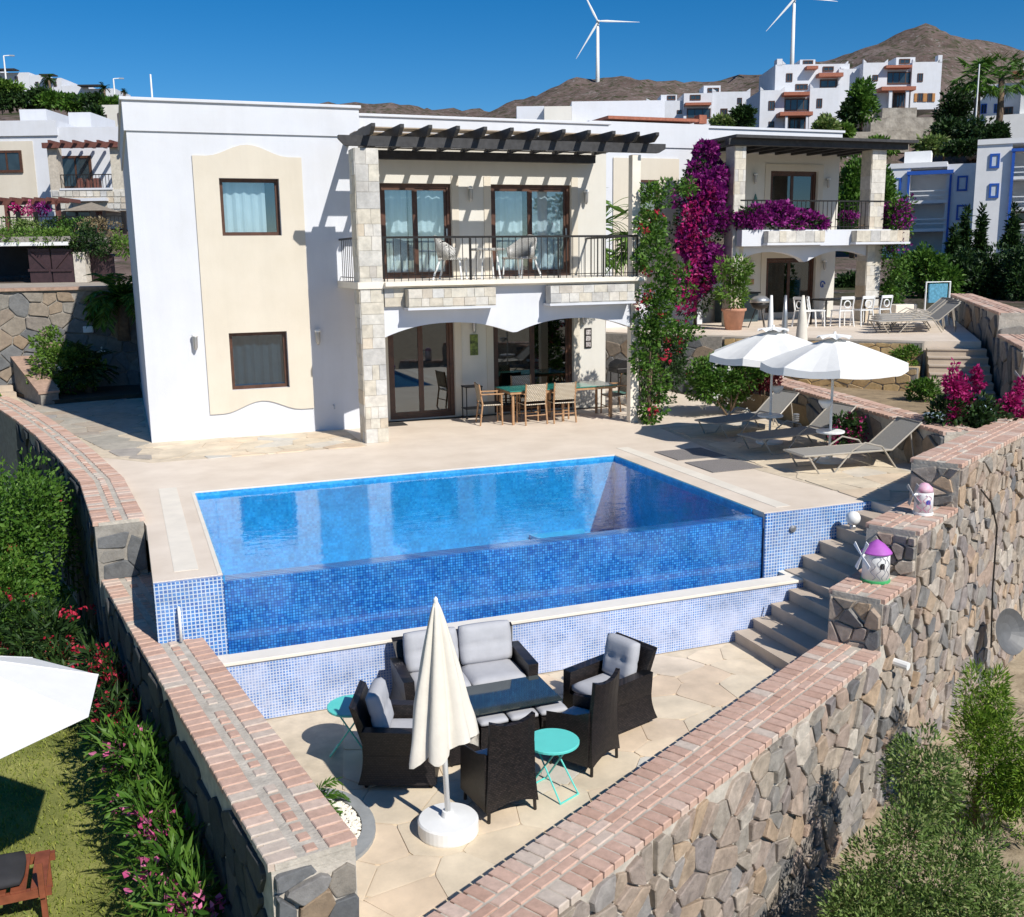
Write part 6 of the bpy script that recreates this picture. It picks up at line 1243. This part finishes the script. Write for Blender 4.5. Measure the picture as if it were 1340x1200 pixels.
# --- trees on the right
TR=[(128,968,172,138,36,leafd,'round dark tree beside the long white hillside house'),(128,948,172,150,26,leafo,'grey-green shrub in front of the long white hillside house'),(115,1080,178,148,34,leafo,'grey-green tree in front of the stepped hillside house'),(118,1100,182,160,26,leafl,'light green bush below the stepped hillside house'),(120,1127,166,101,34,leafg,'tall green tree between the stepped house and the porch house'),(120,1112,172,128,26,leafd,'dark tree beside the stepped hillside house'),(112,1235,205,150,60,leafd,'wide dark tree below the porch house'),(108,1270,205,150,54,leafd,'dark tree between the porch house and the fan palms'),(108,1218,205,176,44,leafo,'silvery olive tree on the slope above the apartment block'),(118,1255,170,112,50,leafd,'dark tree behind the fan palms'),(104,1255,200,182,50,leafd,'low dark thicket above the apartment roof'),(100,1305,185,158,34,leafd,'dark bush below the fan palms'),(108,1150,200,178,40,leafl,'light green bush on the slope over the neighbouring roof'),(100,1100,200,184,34,leafl,'light green bush just over the neighbouring roof'),(60,1115,330,200,56,leafg,'large green tree behind the neighbouring balcony'),(52,1150,330,215,36,leafg,'slender green tree beside the neighbouring pillar'),
    (48,1205,412,316,76,leafg,'broad bright green bush beyond the upper terrace'),(55,1180,412,330,40,leafd,'dark bush behind the neighbouring pillar'),(50,1250,418,322,80,leafd,'dark conifer thicket beyond the upper terrace wall'),(48,1300,425,312,90,leafd,'dark thicket behind the long upper wall'),(46,1345,440,300,80,leafd,'dark tree at the end of the long upper wall'),(60,1110,420,350,60,leafd,'dark shrubbery seen through the neighbouring arch')]
for k,(d,x,yb,yt,w_,m_,lb) in enumerate(TR): tree(d,x,yb,yt,w_,m_,230+k,lb,7500 if d<70 else 2400,group=None if d<70 else 'trees on the right hill')
def cypress(d,px,yb,yt,wpx,seed,label):
    fr=FD(d); u,zb=fr.P(px,yb); zt=fr.P(px,yt)[1]; p=fr.w(u,0,zb); h=zt-zb; r=wpx*.5*d/F; n=7; bl=[(0,0,h*(.08+.86*i/(n-1)),r*(1-.82*(i/(n-1))**1.3),r*(1-.82*(i/(n-1))**1.3),h*.12) for i in range(n)]
    shrub('cypress',label,'tree',tuple(p),bl,5200,.30,.11,leafd,seed,'cypresses in front of the apartment blocks',trunk=.12)
for k,(x,yt,w_,d,lb) in enumerate(((1243,303,22,56,'pointed cypress next to the broad bright green bush'),(1256,279,22,58,'tall cypress in front of the apartment block with balconies'),(1277,280,16,58,'slim cypress between the two apartment blocks'),(1318,276,30,54,'shaggy cypress in front of the taller apartment block'))): cypress(d,x,400,yt,w_,260+k,lb)
for k,(x,y0,y1) in enumerate(((1274,74,180),(1304,72,185))): fr=FD(112); u,zb=fr.P(x,y1); zt=fr.P(x,y0+14)[1]; p=fr.w(u,0,zb); palm('hill_fan_palm',['tall fan palm beside the flagpole on the right hill','tall fan palm in front of the pale house on the right hill'][k],tuple(p),(zt-zb)*.84,46,2.1,40+k,.32,'fan palms on the right hill',leafg,.8,True)
fr=FD(108); u,zb=fr.P(1275,180); zt=fr.P(1275,84)[1]; p=fr.w(u,0,zb); tag(put('flagpole',MB().tube([(p.x,p.y,zb-1),(p.x,p.y,zt)],[.09,.06],8),white_p),'white flagpole in front of the fan palms','pole')
# --- wind turbines
def turbine(d,px,pb,ph,blade,angs,label):
    fr=FD(d); u,zb=fr.P(px,pb); zh=fr.P(px,ph)[1]; p=fr.w(u,0,zb); t=thing('wind_turbine',label,'wind turbine',(p.x,p.y,p.z),'wind turbines on the ridge'); hub=fr.w(u,-3,zh); s=blade*d/F
    put('tower',MB().tube([(p.x,p.y,zb-25),(p.x,p.y,zh)],[2.3,1.3],14),white_p,t,True); put('nacelle',bx(u-1.4,u+1.4,-3,5,zh-1.5,zh+1.5,fr),white_p,t,bevel=.4)
    put('hub',MB().tube([hub,hub-fr.b*2.2],[1.5,.5],12),white_p,t,True)
    for a in angs:
        a=R(a); d_=fr.r*math.cos(a)+Vector((0,0,math.sin(a))); o=fr.r*-math.sin(a)+Vector((0,0,math.cos(a))); q=hub-fr.b*1.0
        prof=[(0,.8),(.08,1.5),(.2,2.0),(.6,1.1),(1,.25)]; vs=[]
        for f,wd in prof: c=q+d_*(s*f); vs+=[c-o*wd*.35,c-fr.b*wd*.14,c+o*wd*.65,c+fr.b*wd*.14]
        put('blade',MB().add(vs,[(4*i+j,4*i+(j+1)%4,4*i+4+(j+1)%4,4*i+4+j) for i in range(4) for j in range(4)]+[(3,2,1,0),(16,17,18,19)]),white_p,t)
turbine(1040,782,106,29,51,(118,-2,238),'wind turbine on the ridge standing clear over the villa roof'); turbine(980,1036,92,-2,52,(-6,228,110),'wind turbine rising behind the stepped hillside house')
# --- roofs just behind the villa
Z=Bld(34,'white flat roof block behind the villa parapet',745,175); Z.box('wall',676,139,712,200,3,stucco); Z.box('wall',712.2,139,748,200,3,warmw,-.4); Z.box('wall',748.2,132,870,200,3,stucco,.5)
